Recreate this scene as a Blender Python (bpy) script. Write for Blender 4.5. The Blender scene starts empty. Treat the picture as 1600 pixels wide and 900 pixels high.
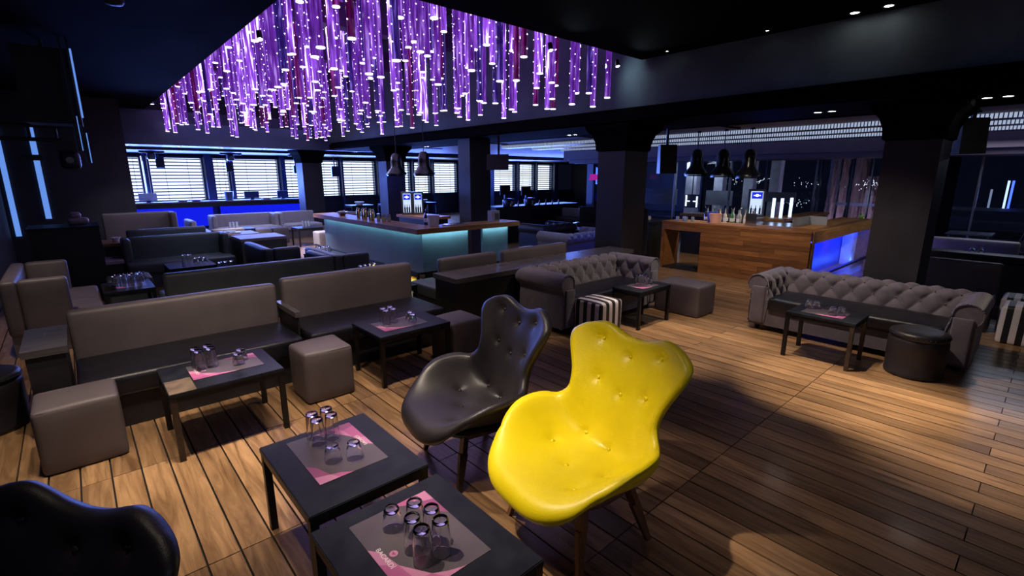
import bpy, bmesh, math, random
from mathutils import Vector, Matrix
random.seed(7)
C = bpy.context.scene.collection
PI = math.pi
R = math.radians

# ---------------------------------------------------------------- camera
EYE = 1.9
cam_d = bpy.data.cameras.new('camera'); cam = bpy.data.objects.new('camera', cam_d); C.objects.link(cam)
F_PX, HOR, AZ = 762.0, 273.0, R(41.8)
PITCH = math.atan((450 - HOR) / F_PX)
cam_d.sensor_fit = 'HORIZONTAL'; cam_d.sensor_width = 36; cam_d.lens = F_PX / 1600 * 36
cam_d.clip_start = .05; cam_d.clip_end = 200
fw = Vector((math.sin(AZ) * math.cos(PITCH), math.cos(AZ) * math.cos(PITCH), -math.sin(PITCH)))
cam.location = (0, 0, EYE); cam.rotation_euler = fw.to_track_quat('-Z', 'Y').to_euler()
bpy.context.scene.camera = cam

# ---------------------------------------------------------------- world, exposure
sc = bpy.context.scene
sc.view_settings.view_transform = 'Standard'; sc.view_settings.look = 'None'
sc.view_settings.exposure = 0.0; sc.view_settings.gamma = 1.0
sc.view_settings.use_curve_mapping = False
w = bpy.data.worlds.new('night'); sc.world = w; w.use_nodes = True
w.node_tree.nodes['Background'].inputs[0].default_value = (.10, .14, .35, 1)
w.node_tree.nodes['Background'].inputs[1].default_value = .02

# ---------------------------------------------------------------- lights (the room's own, plus added fills and washes)
def spot(x, y, z, tx, ty, tz, power, col=(1, .80, .56), size=50, blend=.6, rad=.03):
    l = bpy.data.lights.new('spot_lamp', 'SPOT'); l.energy = power; l.color = col
    l.spot_size = R(size); l.spot_blend = blend; l.shadow_soft_size = rad
    o = bpy.data.objects.new('spot_lamp', l); C.objects.link(o); o.location = (x, y, z)
    o.rotation_euler = (Vector((tx, ty, tz)) - Vector((x, y, z))).to_track_quat('-Z', 'Y').to_euler()
    return o
def area(x, y, z, tx, ty, tz, sx, sy, power, col):
    l = bpy.data.lights.new('area_lamp', 'AREA'); l.shape = 'RECTANGLE'; l.size = sx; l.size_y = sy
    l.energy = power; l.color = col
    o = bpy.data.objects.new('area_lamp', l); C.objects.link(o); o.location = (x, y, z)
    o.rotation_euler = (Vector((tx, ty, tz)) - Vector((x, y, z))).to_track_quat('-Z', 'Y').to_euler()
    return o
WARM = (1, .82, .66); COOL = (.62, .72, 1); BLUE = (.05, .10, 1); LAV = (.62, .50, 1)
LOWC = 3.6          # underside of the low ceiling
# ceiling spots above the near floor: (x, y, target x, y, power, cone)
SPOTS = [(.75, 3.35, .47, 3.35, 480, 34), (.5, 3.3, .2, 3.2, 170, 60), (2.0, 3.5, 1.65, 3.45, 260, 38), (.25, 2.3, 1.7, 1.6, 520, 38),
         (.0, 1.6, .75, 2.0, 130, 40), (4.6, 1.9, 5.0, 1.1, 900, 32), (4.6, 3.1, 5.1, 2.7, 640, 38),
         (4.5, .6, 4.7, .05, 520, 38), (1.2, 3.2, 1.9, 2.5, 330, 40), (2.6, .9, 3.0, .3, 45, 55),
         (-.2, 4.0, -.25, 4.0, 140, 44), (1.3, 3.4, 1.6, 5.1, 230, 62), (.2, 3.2, .4, 5.1, 200, 60), (5.0, 2.2, 6.6, 1.5, 330, 60), (5.6, 2.6, 5.6, 4.4, 220, 60),
         (-.5, 6.6, -.4, 7.8, 190, 50), (3.0, 4.4, 3.6, 5.0, 130, 50)]
for (x, y, tx, ty, p, s) in SPOTS:
    spot(x, y, LOWC - .05 if y < 4.6 or x < 1.8 else 3.5, tx, ty, 0, p, WARM, s, .85, .04)
BEAMZ = 2.7
for (x, y, p) in ((7.3, 3.2, 40), (7.3, 6.8, 60), (7.3, 11, 60), (7.3, 15, 60), (6.6, 17.2, 80), (3.4, 17.2, 120), (1.6, 17.2, 120), (5, 17.2, 120)):
    spot(x, y, BEAMZ - .03, x, y, 0, p, COOL, 110, .8, .04)
spot(7.95, 3.7, 2.66, 9.2, 3.8, .5, 130, WARM, 100, .8); spot(3.2, 12.6, 3.5, 4.0, 13.4, 0, 1500, (.95, .88, 1), 70, .9); spot(1.4, 12.5, 3.5, 1.1, 14.2, 1, 120, (.95, .88, 1), 45, .9); spot(2.2, 10, 3.5, 2.2, 11.2, .6, 120, COOL, 60, .9)  # spots added to brighten the timber bar and the far floor
spot(6.7, 12.4, 2.5, 7.2, 13.3, 1.2, 90, BLUE, 70, .8); spot(8.6, 3.4, 2.2, 7.8, 2.6, 2.7, 10, BLUE, 110, .9); spot(8.4, 5.6, 1.9, 8.2, 7.0, .6, 60, BLUE, 70, .9)  # blue washes added on column face and beam underside, no fixtures here
# daylight of the blinds, glow of the hanging tubes, then an added fill
area(7, 20.4, 1.7, 6.0, 10, 1.2, 13, 1.3, 1400, (.10, .20, 1))
area(18, 20.4, 1.7, 11.0, 10, 1.2, 8, 1.3, 900, (.12, .22, 1))
area(4.2, 8.0, 3.5, 4.2, 8.0, 0, 4.0, 7.0, 26, LAV)
area(4.2, 14.0, 3.3, 4.2, 14.0, 0, 4.0, 6.0, 60, (.35, .40, 1))
area(1.0, -3.0, 3.3, 2.0, 3.0, 0, 4.0, 2.0, 22, (.62, .66, 1))  # added fill from behind the camera, stands for no lamp

# ---------------------------------------------------------------- materials
MATS = {}
def nodes(name):
    m = bpy.data.materials.new(name); m.use_nodes = True
    nt = m.node_tree; return m, nt, nt.nodes['Principled BSDF']
def N(nt, t, **k):
    n = nt.nodes.new(t)
    for a, v in k.items():
        if a in ('inp',):
            for i, x in v.items(): n.inputs[i].default_value = x
        else: setattr(n, a, v)
    return n
def mat(name, col, rough=.5, metal=0, bump=0, bscale=60, var=0, vscale=8, spec=.5, coat=0, sheen=0, emit=None, es=0):
    if name in MATS: return MATS[name]
    m, nt, b = nodes(name); L = nt.links.new
    b.inputs['Base Color'].default_value = (*col, 1); b.inputs['Roughness'].default_value = rough
    b.inputs['Metallic'].default_value = metal; b.inputs['Specular IOR Level'].default_value = spec
    b.inputs['Coat Weight'].default_value = coat; b.inputs['Coat Roughness'].default_value = .25
    if sheen: b.inputs['Sheen Weight'].default_value = sheen
    tc = N(nt, 'ShaderNodeTexCoord')
    if var:
        n = N(nt, 'ShaderNodeTexNoise'); n.inputs['Scale'].default_value = vscale; n.inputs['Detail'].default_value = 5
        r = N(nt, 'ShaderNodeMapRange'); r.inputs['To Min'].default_value = 1 - var; r.inputs['To Max'].default_value = 1 + var
        r.inputs['From Min'].default_value = .3; r.inputs['From Max'].default_value = .7
        h = N(nt, 'ShaderNodeMix', data_type='RGBA', blend_type='MULTIPLY'); h.inputs[0].default_value = 1
        h.inputs[6].default_value = (*col, 1)
        L(tc.outputs['Object'], n.inputs['Vector']); L(n.outputs['Fac'], r.inputs['Value'])
        L(r.outputs[0], h.inputs[7]); L(h.outputs[2], b.inputs['Base Color'])
        r2 = N(nt, 'ShaderNodeMapRange'); r2.inputs['To Min'].default_value = max(.05, rough - .1); r2.inputs['To Max'].default_value = min(1, rough + .1)
        L(n.outputs['Fac'], r2.inputs['Value']); L(r2.outputs[0], b.inputs['Roughness'])
    if bump:
        n = N(nt, 'ShaderNodeTexNoise'); n.inputs['Scale'].default_value = bscale; n.inputs['Detail'].default_value = 6
        k = N(nt, 'ShaderNodeBump'); k.inputs['Strength'].default_value = bump; k.inputs['Distance'].default_value = .01
        L(tc.outputs['Object'], n.inputs['Vector']); L(n.outputs['Fac'], k.inputs['Height']); L(k.outputs[0], b.inputs['Normal'])
    if emit:
        b.inputs['Emission Color'].default_value = (*emit, 1); b.inputs['Emission Strength'].default_value = es
    MATS[name] = m; return m
def wood(name, c1, c2, rough=.35, scale=1.0, axis=1, plankvar=True, bump=.15):
    if name in MATS: return MATS[name]
    m, nt, b = nodes(name); L = nt.links.new
    tc = N(nt, 'ShaderNodeTexCoord'); oi = N(nt, 'ShaderNodeObjectInfo')
    mp = N(nt, 'ShaderNodeMapping'); s = [14 * scale] * 3; s[axis] = 1.3 * scale; mp.inputs['Scale'].default_value = s
    ad = N(nt, 'ShaderNodeVectorMath', operation='ADD'); sc_ = N(nt, 'ShaderNodeMath', operation='MULTIPLY'); sc_.inputs[1].default_value = 57 if plankvar else 0
    L(tc.outputs['Object'], mp.inputs[0]); L(mp.outputs[0], ad.inputs[0]); L(oi.outputs['Random'], sc_.inputs[0]); L(sc_.outputs[0], ad.inputs[1])
    n = N(nt, 'ShaderNodeTexNoise'); n.inputs['Scale'].default_value = 1.1; n.inputs['Detail'].default_value = 7; n.inputs['Roughness'].default_value = .6; n.inputs['Distortion'].default_value = 1.6
    L(ad.outputs[0], n.inputs['Vector'])
    rp = N(nt, 'ShaderNodeValToRGB'); e = rp.color_ramp.elements
    e[0].position = .3; e[0].color = (*c1, 1); e[1].position = .68; e[1].color = (*c2, 1)
    L(n.outputs['Fac'], rp.inputs[0])
    mr = N(nt, 'ShaderNodeMapRange'); mr.inputs['To Min'].default_value = .62; mr.inputs['To Max'].default_value = 1.28
    if plankvar: L(oi.outputs['Random'], mr.inputs[0])
    else: mr.inputs[0].default_value = .5
    mx = N(nt, 'ShaderNodeMix', data_type='RGBA', blend_type='MULTIPLY'); mx.inputs[0].default_value = 1
    L(rp.outputs[0], mx.inputs[6]); L(mr.outputs[0], mx.inputs[7]); L(mx.outputs[2], b.inputs['Base Color'])
    n2 = N(nt, 'ShaderNodeTexNoise'); n2.inputs['Scale'].default_value = 3; L(tc.outputs['Object'], n2.inputs['Vector'])
    m2 = N(nt, 'ShaderNodeMapRange'); m2.inputs['To Min'].default_value = rough - .1; m2.inputs['To Max'].default_value = rough + .14
    L(n2.outputs['Fac'], m2.inputs[0]); L(m2.outputs[0], b.inputs['Roughness'])
    bp = N(nt, 'ShaderNodeBump'); bp.inputs['Strength'].default_value = bump; bp.inputs['Distance'].default_value = .004
    L(n.outputs['Fac'], bp.inputs['Height']); L(bp.outputs[0], b.inputs['Normal'])
    if name == 'floor_wood': b.inputs['Coat Weight'].default_value = .22; b.inputs['Coat Roughness'].default_value = .13
    MATS[name] = m; return m
def emis(name, col, s, mis=False):
    if name in MATS: return MATS[name]
    m = bpy.data.materials.new(name); m.use_nodes = True; nt = m.node_tree; nt.nodes.clear()
    e = nt.nodes.new('ShaderNodeEmission'); e.inputs[0].default_value = (*col, 1); e.inputs[1].default_value = s
    o = nt.nodes.new('ShaderNodeOutputMaterial'); nt.links.new(e.outputs[0], o.inputs[0])
    if not mis: m.cycles.emission_sampling = 'NONE'
    MATS[name] = m; return m
def glass(name, col=(1, 1, 1), rough=.02, ior=1.45):
    if name in MATS: return MATS[name]
    m, nt, b = nodes(name); b.inputs['Base Color'].default_value = (*col, 1); b.inputs['Roughness'].default_value = rough
    b.inputs['Transmission Weight'].default_value = 1; b.inputs['IOR'].default_value = ior
    MATS[name] = m; return m
def stripes(name, period):
    m, nt, b = nodes(name); L = nt.links.new
    tc = N(nt, 'ShaderNodeTexCoord'); sx = N(nt, 'ShaderNodeSeparateXYZ'); L(tc.outputs['Object'], sx.inputs[0])
    sn = N(nt, 'ShaderNodeSeparateXYZ'); L(tc.outputs['Normal'], sn.inputs[0])
    ab = N(nt, 'ShaderNodeMath', operation='ABSOLUTE'); L(sn.outputs[0], ab.inputs[0])
    gt = N(nt, 'ShaderNodeMath', operation='GREATER_THAN'); gt.inputs[1].default_value = .72; L(ab.outputs[0], gt.inputs[0])
    ch = N(nt, 'ShaderNodeMix', data_type='FLOAT'); L(gt.outputs[0], ch.inputs[0]); L(sx.outputs[0], ch.inputs[2]); L(sx.outputs[1], ch.inputs[3])
    a = N(nt, 'ShaderNodeMath', operation='MULTIPLY'); a.inputs[1].default_value = 1 / period; L(ch.outputs[0], a.inputs[0])
    f_ = N(nt, 'ShaderNodeMath', operation='FRACT'); L(a.outputs[0], f_.inputs[0])
    g = N(nt, 'ShaderNodeMath', operation='GREATER_THAN'); g.inputs[1].default_value = .5; L(f_.outputs[0], g.inputs[0])
    x = N(nt, 'ShaderNodeMix', data_type='RGBA'); L(g.outputs[0], x.inputs[0])
    x.inputs[6].default_value = (.012, .012, .016, 1); x.inputs[7].default_value = (.75, .70, .72, 1)
    L(x.outputs[2], b.inputs['Base Color']); b.inputs['Roughness'].default_value = .5
    return m
M = dict(
    plank=wood('floor_wood', (.130, .066, .028), (.41, .243, .118), .30, 1.0, 1),
    sub=mat('sub_floor', (.008, .006, .005), .9),
    barwood=wood('bar_wood', (.16, .058, .016), (.36, .15, .045), .4, 1.0, 1),
    barwoodx=wood('bar_wood_cross', (.20, .09, .025), (.42, .22, .07), .4, 1.0, 0),
    legwood=wood('leg_wood', (.10, .04, .018), (.20, .09, .04), .4, 3.0, 2, False),
    darkleg=mat('dark_leg', (.012, .009, .009), .35),
    greyvinyl=mat('grey_vinyl', (.108, .088, .094), .52, bump=.12, bscale=140, var=.10, vscale=5),
    greenvinyl=mat('green_grey_vinyl', (.060, .072, .074), .45, bump=.1, bscale=120, var=.1, vscale=5),
    blackvinyl=mat('black_vinyl', (.007, .007, .012), .40, bump=.15, bscale=30, var=.2, vscale=6),
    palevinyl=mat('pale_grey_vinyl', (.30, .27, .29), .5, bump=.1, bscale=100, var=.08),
    velvet=mat('grey_velvet', (.125, .105, .130), .75, bump=.2, bscale=200, var=.16, vscale=12, sheen=.35),
    leather=mat('black_leather', (.018, .015, .018), .42, bump=.12, bscale=220, var=.15, vscale=6, spec=.45),
    yellow=mat('yellow_leather', (.74, .60, .004), .42, bump=.12, bscale=160, var=.05, vscale=5, coat=.1),
    tabletop=mat('black_lacquer', (.009, .011, .016), .42, bump=.08, bscale=50, var=.35, vscale=10, spec=.3),
    tableleg=mat('black_steel', (.010, .010, .012), .4, metal=.3),
    worn=mat('worn_brown_steel', (.045, .030, .022), .5, metal=.3, var=.4, vscale=14),
    ledge=wood('grey_ledge_wood', (.05, .045, .048), (.11, .10, .105), .28, 1.0, 0, False),
    darkpanel=mat('dark_panel', (.014, .012, .014), .5, bump=.1, bscale=40, var=.3),
    wall=mat('black_wall', (.020, .018, .024), .6, bump=.15, bscale=25, var=.3, vscale=2),
    ceil=mat('black_ceiling', (.004, .004, .005), .9, var=.1, vscale=1.5, spec=.02),
    recess=mat('recess_paint', (.022, .026, .032), .7, var=.3, vscale=1.5),
    column=mat('column_paint', (.020, .018, .023), .5, bump=.1, bscale=30, var=.2, vscale=3),
    outceil=mat('outer_ceiling', (.16, .11, .14), .6, var=.15, vscale=2),
    steel=mat('steel', (.55, .57, .6), .25, metal=1),
    alu=mat('lacquered_alu', (.10, .12, .16), .3, metal=.6),
    teal=mat('teal_panel', (.13, .21, .30), .42, metal=.1, bump=.1, bscale=30, var=.12, vscale=2),
    bluepanel=mat('blue_panel', (.05, .08, .30), .45, var=.1, vscale=2),
    slat=mat('blind_slat', (.10, .13, .25), .5), frame=mat('window_frame', (.02, .035, .10), .4),
    paper=mat('mat_paper', (.085, .070, .085), .38, var=.1, vscale=9),
    pink=mat('mat_pink', (.40, .10, .25), .4), pink2=mat('mat_rose', (.26, .07, .18), .4), pink3=mat('mat_pale_pink', (.50, .20, .36), .4),
    ink=mat('white_ink', (.75, .75, .75), .5), white=mat('white_plastic', (.75, .76, .8), .4),
    glass=glass('clear_glass'), frost=mat('frosted_glass', (.25, .28, .34), .35, var=.2, vscale=2),
    black=mat('black_plastic', (.010, .010, .012), .45), shade=mat('black_enamel', (.006, .008, .010), .22, spec=.6, coat=.4),
    shadein=mat('shade_inside', (.45, .43, .40), .4),
    gold=mat('brass_shaker', (.75, .55, .22), .25, metal=1), gbottle=glass('green_glass', (.12, .45, .12)),
    bbottle=glass('brown_glass', (.30, .12, .03)), lime=mat('lime_juice', (.55, .60, .08), .3),
    bark=wood('bark', (.05, .035, .035), (.16, .11, .11), .8, 1.2, 2, False, .8),
    led=emis('led_white', (.86, .80, 1), 5), ledteal=emis('led_teal', (.45, 1, .88), 4, True), ledyel=emis('led_yellow', (1, .82, .12), 3, True),
    ledblue=emis('led_blue', (.03, .06, 1), 5), lamp=emis('lamp_face', (1, .94, .9), 22), bluestrip=emis('strip_pale_blue', (.16, .36, 1), .8),
    bluewall=emis('blue_lightbox', (.006, .012, .75), 1.1), daylight=emis('bright_daylight', (.66, .80, 1), 2.3),
    fridgelight=emis('fridge_light', (.75, .85, 1), 1.3), fridgesign=emis('fridge_sign', (.01, .02, .6), 1.4),
    louver=emis('louver_light', (.42, .50, .70), .85, True), ring=emis('tube_ring', (.92, .84, 1), 2.6),
)
M['stripe'] = stripes('striped_fabric', .115)
def paneglass():
    m, nt, b = nodes('dark_pane'); nt.nodes.remove(b)
    g = N(nt, 'ShaderNodeBsdfGlossy'); g.inputs['Color'].default_value = (.35, .38, .45, 1); g.inputs['Roughness'].default_value = .02
    t = N(nt, 'ShaderNodeBsdfTransparent'); t.inputs[0].default_value = (.85, .88, .95, 1)
    x = N(nt, 'ShaderNodeMixShader'); f_ = N(nt, 'ShaderNodeFresnel'); f_.inputs[0].default_value = 1.5
    L = nt.links.new; L(f_.outputs[0], x.inputs[0]); L(t.outputs[0], x.inputs[1]); L(g.outputs[0], x.inputs[2])
    L(x.outputs[0], nt.nodes['Material Output'].inputs[0]); return m
M['pane'] = paneglass()
def tubemat(name, c, pale, s):
    """purple lit acrylic: glowing body with irregular crystal streaks, plus a glossy clear skin"""
    m, nt, b = nodes(name); L = nt.links.new
    tc = N(nt, 'ShaderNodeTexCoord'); oi = N(nt, 'ShaderNodeObjectInfo')
    mp = N(nt, 'ShaderNodeMapping'); mp.inputs['Scale'].default_value = (22, 22, 2.2)
    ad = N(nt, 'ShaderNodeVectorMath', operation='ADD'); mu = N(nt, 'ShaderNodeMath', operation='MULTIPLY'); mu.inputs[1].default_value = 91
    L(tc.outputs['Object'], mp.inputs[0]); L(oi.outputs['Random'], mu.inputs[0]); L(mp.outputs[0], ad.inputs[0]); L(mu.outputs[0], ad.inputs[1])
    n = N(nt, 'ShaderNodeTexNoise'); n.inputs['Scale'].default_value = 1; n.inputs['Detail'].default_value = 4; L(ad.outputs[0], n.inputs['Vector'])
    rp = N(nt, 'ShaderNodeValToRGB'); e = rp.color_ramp.elements
    e[0].position = .36; e[0].color = (*[v * .25 for v in c], 1); e[1].position = .55; e[1].color = (*c, 1)
    e2 = rp.color_ramp.elements.new(.66); e2.color = (*pale, 1)
    L(n.outputs['Fac'], rp.inputs[0]); L(rp.outputs[0], b.inputs['Emission Color']); b.inputs['Emission Strength'].default_value = s
    b.inputs['Base Color'].default_value = (*[v * .4 for v in c], 1); b.inputs['Roughness'].default_value = .15
    m.cycles.emission_sampling = 'NONE'; return m
TUBE = [tubemat('tube_violet', (.155, .026, .43), (.50, .26, .95), .85), tubemat('tube_magenta', (.12, .004, .10), (.38, .05, .45), .7),
        tubemat('tube_lavender', (.20, .05, .52), (.92, .82, 1), 1.9), tubemat('tube_deep', (.030, .010, .18), (.25, .14, .75), .85)]

# ---------------------------------------------------------------- mesh helpers
def new_mesh(name, verts, faces, m, smooth=False):
    me = bpy.data.meshes.new(name); me.from_pydata([tuple(v) for v in verts], [], faces)
    for x in (m if isinstance(m, list) else [m]): me.materials.append(x)
    if smooth: me.polygons.foreach_set('use_smooth', [True] * len(me.polygons))
    me.update(); return me
class MB:
    def __init__(s): s.v = []; s.f = []; s.mi = []
    def add(s, v, f, mi=0):
        o = len(s.v); s.v += [tuple(p) for p in v]; s.f += [tuple(i + o for i in q) for q in f]; s.mi += [mi] * len(f); return s
    def box(s, x0, x1, y0, y1, z0, z1, mi=0):
        v = [(x, y, z) for z in (z0, z1) for y in (y0, y1) for x in (x0, x1)]
        return s.add(v, [(0, 2, 3, 1), (4, 5, 7, 6), (0, 1, 5, 4), (2, 6, 7, 3), (0, 4, 6, 2), (1, 3, 7, 5)], mi)
    def tube(s, p0, p1, r0, r1=None, n=10, mi=0):
        r1 = r0 if r1 is None else r1; p0 = Vector(p0); p1 = Vector(p1); d = (p1 - p0).normalized()
        a = d.orthogonal().normalized(); b = d.cross(a)
        v = []
        for p, r in ((p0, r0), (p1, r1)):
            for i in range(n):
                t = 2 * PI * i / n; v.append(p + a * (r * math.cos(t)) + b * (r * math.sin(t)))
        f = [(i, (i + 1) % n, n + (i + 1) % n, n + i) for i in range(n)] + [tuple(range(n - 1, -1, -1)), tuple(range(n, 2 * n))]
        return s.add(v, f, mi)
    def lathe(s, prof, n=20, c=(0, 0, 0), mi=0):
        v = []; f = []; k = len(prof)
        for i in range(n):
            t = 2 * PI * i / n
            for (r, z) in prof: v.append((c[0] + r * math.cos(t), c[1] + r * math.sin(t), c[2] + z))
        for i in range(n):
            j = (i + 1) % n
            for q in range(k - 1): f.append((i * k + q, j * k + q, j * k + q + 1, i * k + q + 1))
        return s.add(v, f, mi)
    def bar(s, p0, p1, w, h=None, mi=0):
        """square bar between two points (w wide, h the other way)"""
        h = w if h is None else h; p0 = Vector(p0); p1 = Vector(p1); d = (p1 - p0).normalized()
        up = Vector((0, 0, 1)) if abs(d.z) < .9 else Vector((0, 1, 0))
        a = d.cross(up).normalized(); b = a.cross(d)
        v = [p + a * (w / 2 * sx) + b * (h / 2 * sz) for p in (p0, p1) for (sx, sz) in ((-1, -1), (1, -1), (1, 1), (-1, 1))]
        return s.add(v, [(0, 1, 2, 3), (7, 6, 5, 4), (0, 4, 5, 1), (1, 5, 6, 2), (2, 6, 7, 3), (3, 7, 4, 0)], mi)
    def mesh(s, name, m, smooth=False, auto=None):
        me = new_mesh(name, s.v, s.f, m, smooth)
        me.polygons.foreach_set('material_index', s.mi)
        bm = bmesh.new(); bm.from_mesh(me)
        if smooth: bmesh.ops.remove_doubles(bm, verts=bm.verts, dist=1e-5)
        bmesh.ops.recalc_face_normals(bm, faces=bm.faces); bm.to_mesh(me); bm.free()
        if auto: me.set_sharp_from_angle(angle=R(auto))
        return me
def link(name, me, parent=None, loc=(0, 0, 0), rz=0):
    o = bpy.data.objects.new(name, me); C.objects.link(o); o.location = loc; o.rotation_euler = (0, 0, rz)
    if parent: o.parent = parent
    return o
USED = {}
def tag(o, label, cat, group=None):
    o['label'] = label; o['category'] = cat
    if group: o['group'] = group
    n = len(label.split())
    if n < 4 or n > 16: print('LABEL LENGTH', n, label)
    if label in USED: print('DUP LABEL', label)
    USED[label] = 1
    return o
def thing(name, label, cat, loc=(0, 0, 0), rz=0, group=None):
    o = bpy.data.objects.new(name, None); C.objects.link(o); o.empty_display_size = .1
    o.location = loc; o.rotation_euler = (0, 0, rz); return tag(o, label, cat, group)
def struct(name, me, parent=None):
    o = link(name, me, parent)
    if not parent: o['kind'] = 'structure'
    return o
def stuff(o): o['kind'] = 'stuff'; return o
def bx(x0, x1, y0, y1, z0, z1, m, name='box'):
    return MB().box(x0, x1, y0, y1, z0, z1).mesh(name, m)
def copy_tree(src, label, loc, rz=0, group=None):
    r = src.copy(); C.objects.link(r); r.location = loc; r.rotation_euler = (0, 0, rz)
    for ch in src.children:
        c = ch.copy(); C.objects.link(c); c.parent = r
        for g in ch.children:
            d = g.copy(); C.objects.link(d); d.parent = c
    return tag(r, label, src['category'], group or src.get('group'))
def soft(sx, sy, sz, r, m, puff=(0, 0, 0), seg=3, z0=0, n=6, name='cushion', warp=0):
    """upholstered block centred on x,y standing on z0: rounded edges and slightly puffed faces"""
    h = (sx / 2, sy / 2, sz / 2)
    def cs(a):
        e = [-a + r * (1 - math.cos(t * PI / 2 / seg)) * 1.0 for t in range(seg + 1)]
        i = [-a + r + (2 * a - 2 * r) * k / n for k in range(1, n)]
        return e + i + [-x for x in reversed(e)]
    bm = bmesh.new(); rnd = random.Random(int(sx * 1000 + sy * 77))
    ph = [rnd.uniform(0, 6) for _ in range(6)]
    for ax in range(3):
        u, v = (ax + 1) % 3, (ax + 2) % 3
        cu, cv = cs(h[u]), cs(h[v])
        for sg in (-1, 1):
            g = []
            for a in cu:
                row = []
                for b in cv:
                    p = [0, 0, 0]; p[ax] = h[ax] * sg; p[u] = a; p[v] = b; p = Vector(p)
                    q = Vector([max(-(h[i] - r), min(h[i] - r, p[i])) for i in range(3)])
                    d = p - q
                    if d.length > 1e-9: p = q + d.normalized() * r
                    for i in range(3):
                        j, k = (i + 1) % 3, (i + 2) % 3
                        amt = puff[i] * (p[i] / h[i]) * max(0, 1 - (p[j] / h[j]) ** 2) ** .7 * max(0, 1 - (p[k] / h[k]) ** 2) ** .7
                        p[i] += amt
                    if warp:
                        p.z += warp * math.sin(p.x * 7 + ph[0]) * math.sin(p.y * 6 + ph[1]) * (1 if p.z > 0 else .2)
                    row.append(bm.verts.new((p.x, p.y, p.z + h[2] + z0)))
                g.append(row)
            for i in range(len(cu) - 1):
                for j in range(len(cv) - 1):
                    q = (g[i][j], g[i + 1][j], g[i + 1][j + 1], g[i][j + 1])
                    bm.faces.new(q if sg > 0 else q[::-1])
    bmesh.ops.remove_doubles(bm, verts=bm.verts, dist=2e-4)
    bmesh.ops.recalc_face_normals(bm, faces=bm.faces)
    me = bpy.data.meshes.new(name); bm.to_mesh(me); bm.free(); me.materials.append(m)
    me.polygons.foreach_set('use_smooth', [True] * len(me.polygons)); return me
def shifted(me, dx, dy, dz=0):
    me.transform(Matrix.Translation((dx, dy, dz))); return me
def piping(pts, r, m, closed=False, name='seam'):
    mb = MB()
    for a, b in zip(pts, pts[1:] + (pts[:1] if closed else [])):
        if (Vector(a) - Vector(b)).length > 1e-6: mb.tube(a, b, r, n=5)
    return mb.mesh(name, m, True)
def text_mesh(s, size, m, name):
    cu = bpy.data.curves.new(name, 'FONT'); cu.body = s; cu.size = size; cu.align_x = 'CENTER'; cu.align_y = 'CENTER'
    o = bpy.data.objects.new(name, cu); C.objects.link(o)
    dg = bpy.context.evaluated_depsgraph_get(); me = bpy.data.meshes.new_from_object(o.evaluated_get(dg))
    bpy.data.objects.remove(o); me.materials.clear(); me.materials.append(m); me.name = name; return me

# ================================================================ SETTING
# ---- floor: dark base with every plank its own board (joints recessed)
floor = struct('floor', bx(-1.3, 24, -5, 21.4, -.06, -.022, M['sub']))
PW = .152
def in_view(x, y, z=0, mg=.06):
    d = Vector((x, y, z - EYE)); c = d.dot(fw)
    if c < .2: return None
    r = Vector((math.cos(AZ), -math.sin(AZ), 0)); u = r.cross(fw)
    a = F_PX * d.dot(r) / c / 800; b = F_PX * d.dot(u) / c / 450
    return c if abs(a) < 1 + mg and -1 - mg * 3 < b < 1 + mg else None
boards = []
ncol = 0
xx = -1.28
while xx < 18.9:
    half = ncol % 2
    # full joints at y = 1.30 + 2.49k ; every second row has one more at mid length
    y = 1.30 - 2.49 * 2
    while y < 21:
        y1 = y + 2.49
        segs = [(y, y1)] if half or y > 3 and xx < 2.6 else [(y, y + 1.245), (y + 1.245, y1)]
        if xx < 2.6 and 1.2 < y < 1.4: segs = [(y, y + 1.245), (y + 1.245, y1)]
        for a, b in segs: boards.append((xx, a, b))
        y = y1
    ncol += 1; xx += PW
vis = []
for (x, a, b) in boards:
    ds = [in_view(x + PW / 2, a + (b - a) * t) for t in (0, .15, .3, .5, .7, .85, 1)]
    ds = [d for d in ds if d]
    if ds: vis.append((sum(ds) / len(ds), x, a, b))
vis.sort(); near = vis[:298]; nearset = {(x, a) for (_, x, a, _) in near}
pm = {}
rb = random.Random(3)
for (_, x, a, b) in near:
    key = round(b - a, 3)
    if key not in pm:
        L_ = b - a
        pm[key] = MB().box(.005, PW - .005, .003, L_ - .003, -.022, 0).mesh('plank', M['plank'])
    o = link('plank', pm[key], floor, (x, a, rb.uniform(-.0008, .0008)))
mb = MB()
for (x, a, b) in boards:
    if (x, a) not in nearset and x > -1.3: mb.box(x + .004, x + PW - .004, a + .003, b - .003, -.022, 0)
o = link('far_planks', mb.mesh('far_planks', M['plank']), floor); stuff(o)

# ---- walls, ceilings, beams
struct('wall_left', bx(-1.20, -1.05, -5, 15.2, 0, 5.4, M['wall']))
struct('wall_back_left', bx(-1.2, 1.18, 15.0, 15.4, 0, LOWC + .05, M['wall']))
struct('wall_near', bx(-1.2, 19, -5.1, -4.95, 0, 5.4, M['wall']))
struct('wall_window_low', bx(1.0, 24, 21.0, 21.2, 0, .98, M['wall']))
struct('wall_window_high', bx(1.0, 24, 21.0, 21.2, 2.52, 3.2, M['wall']))
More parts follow.
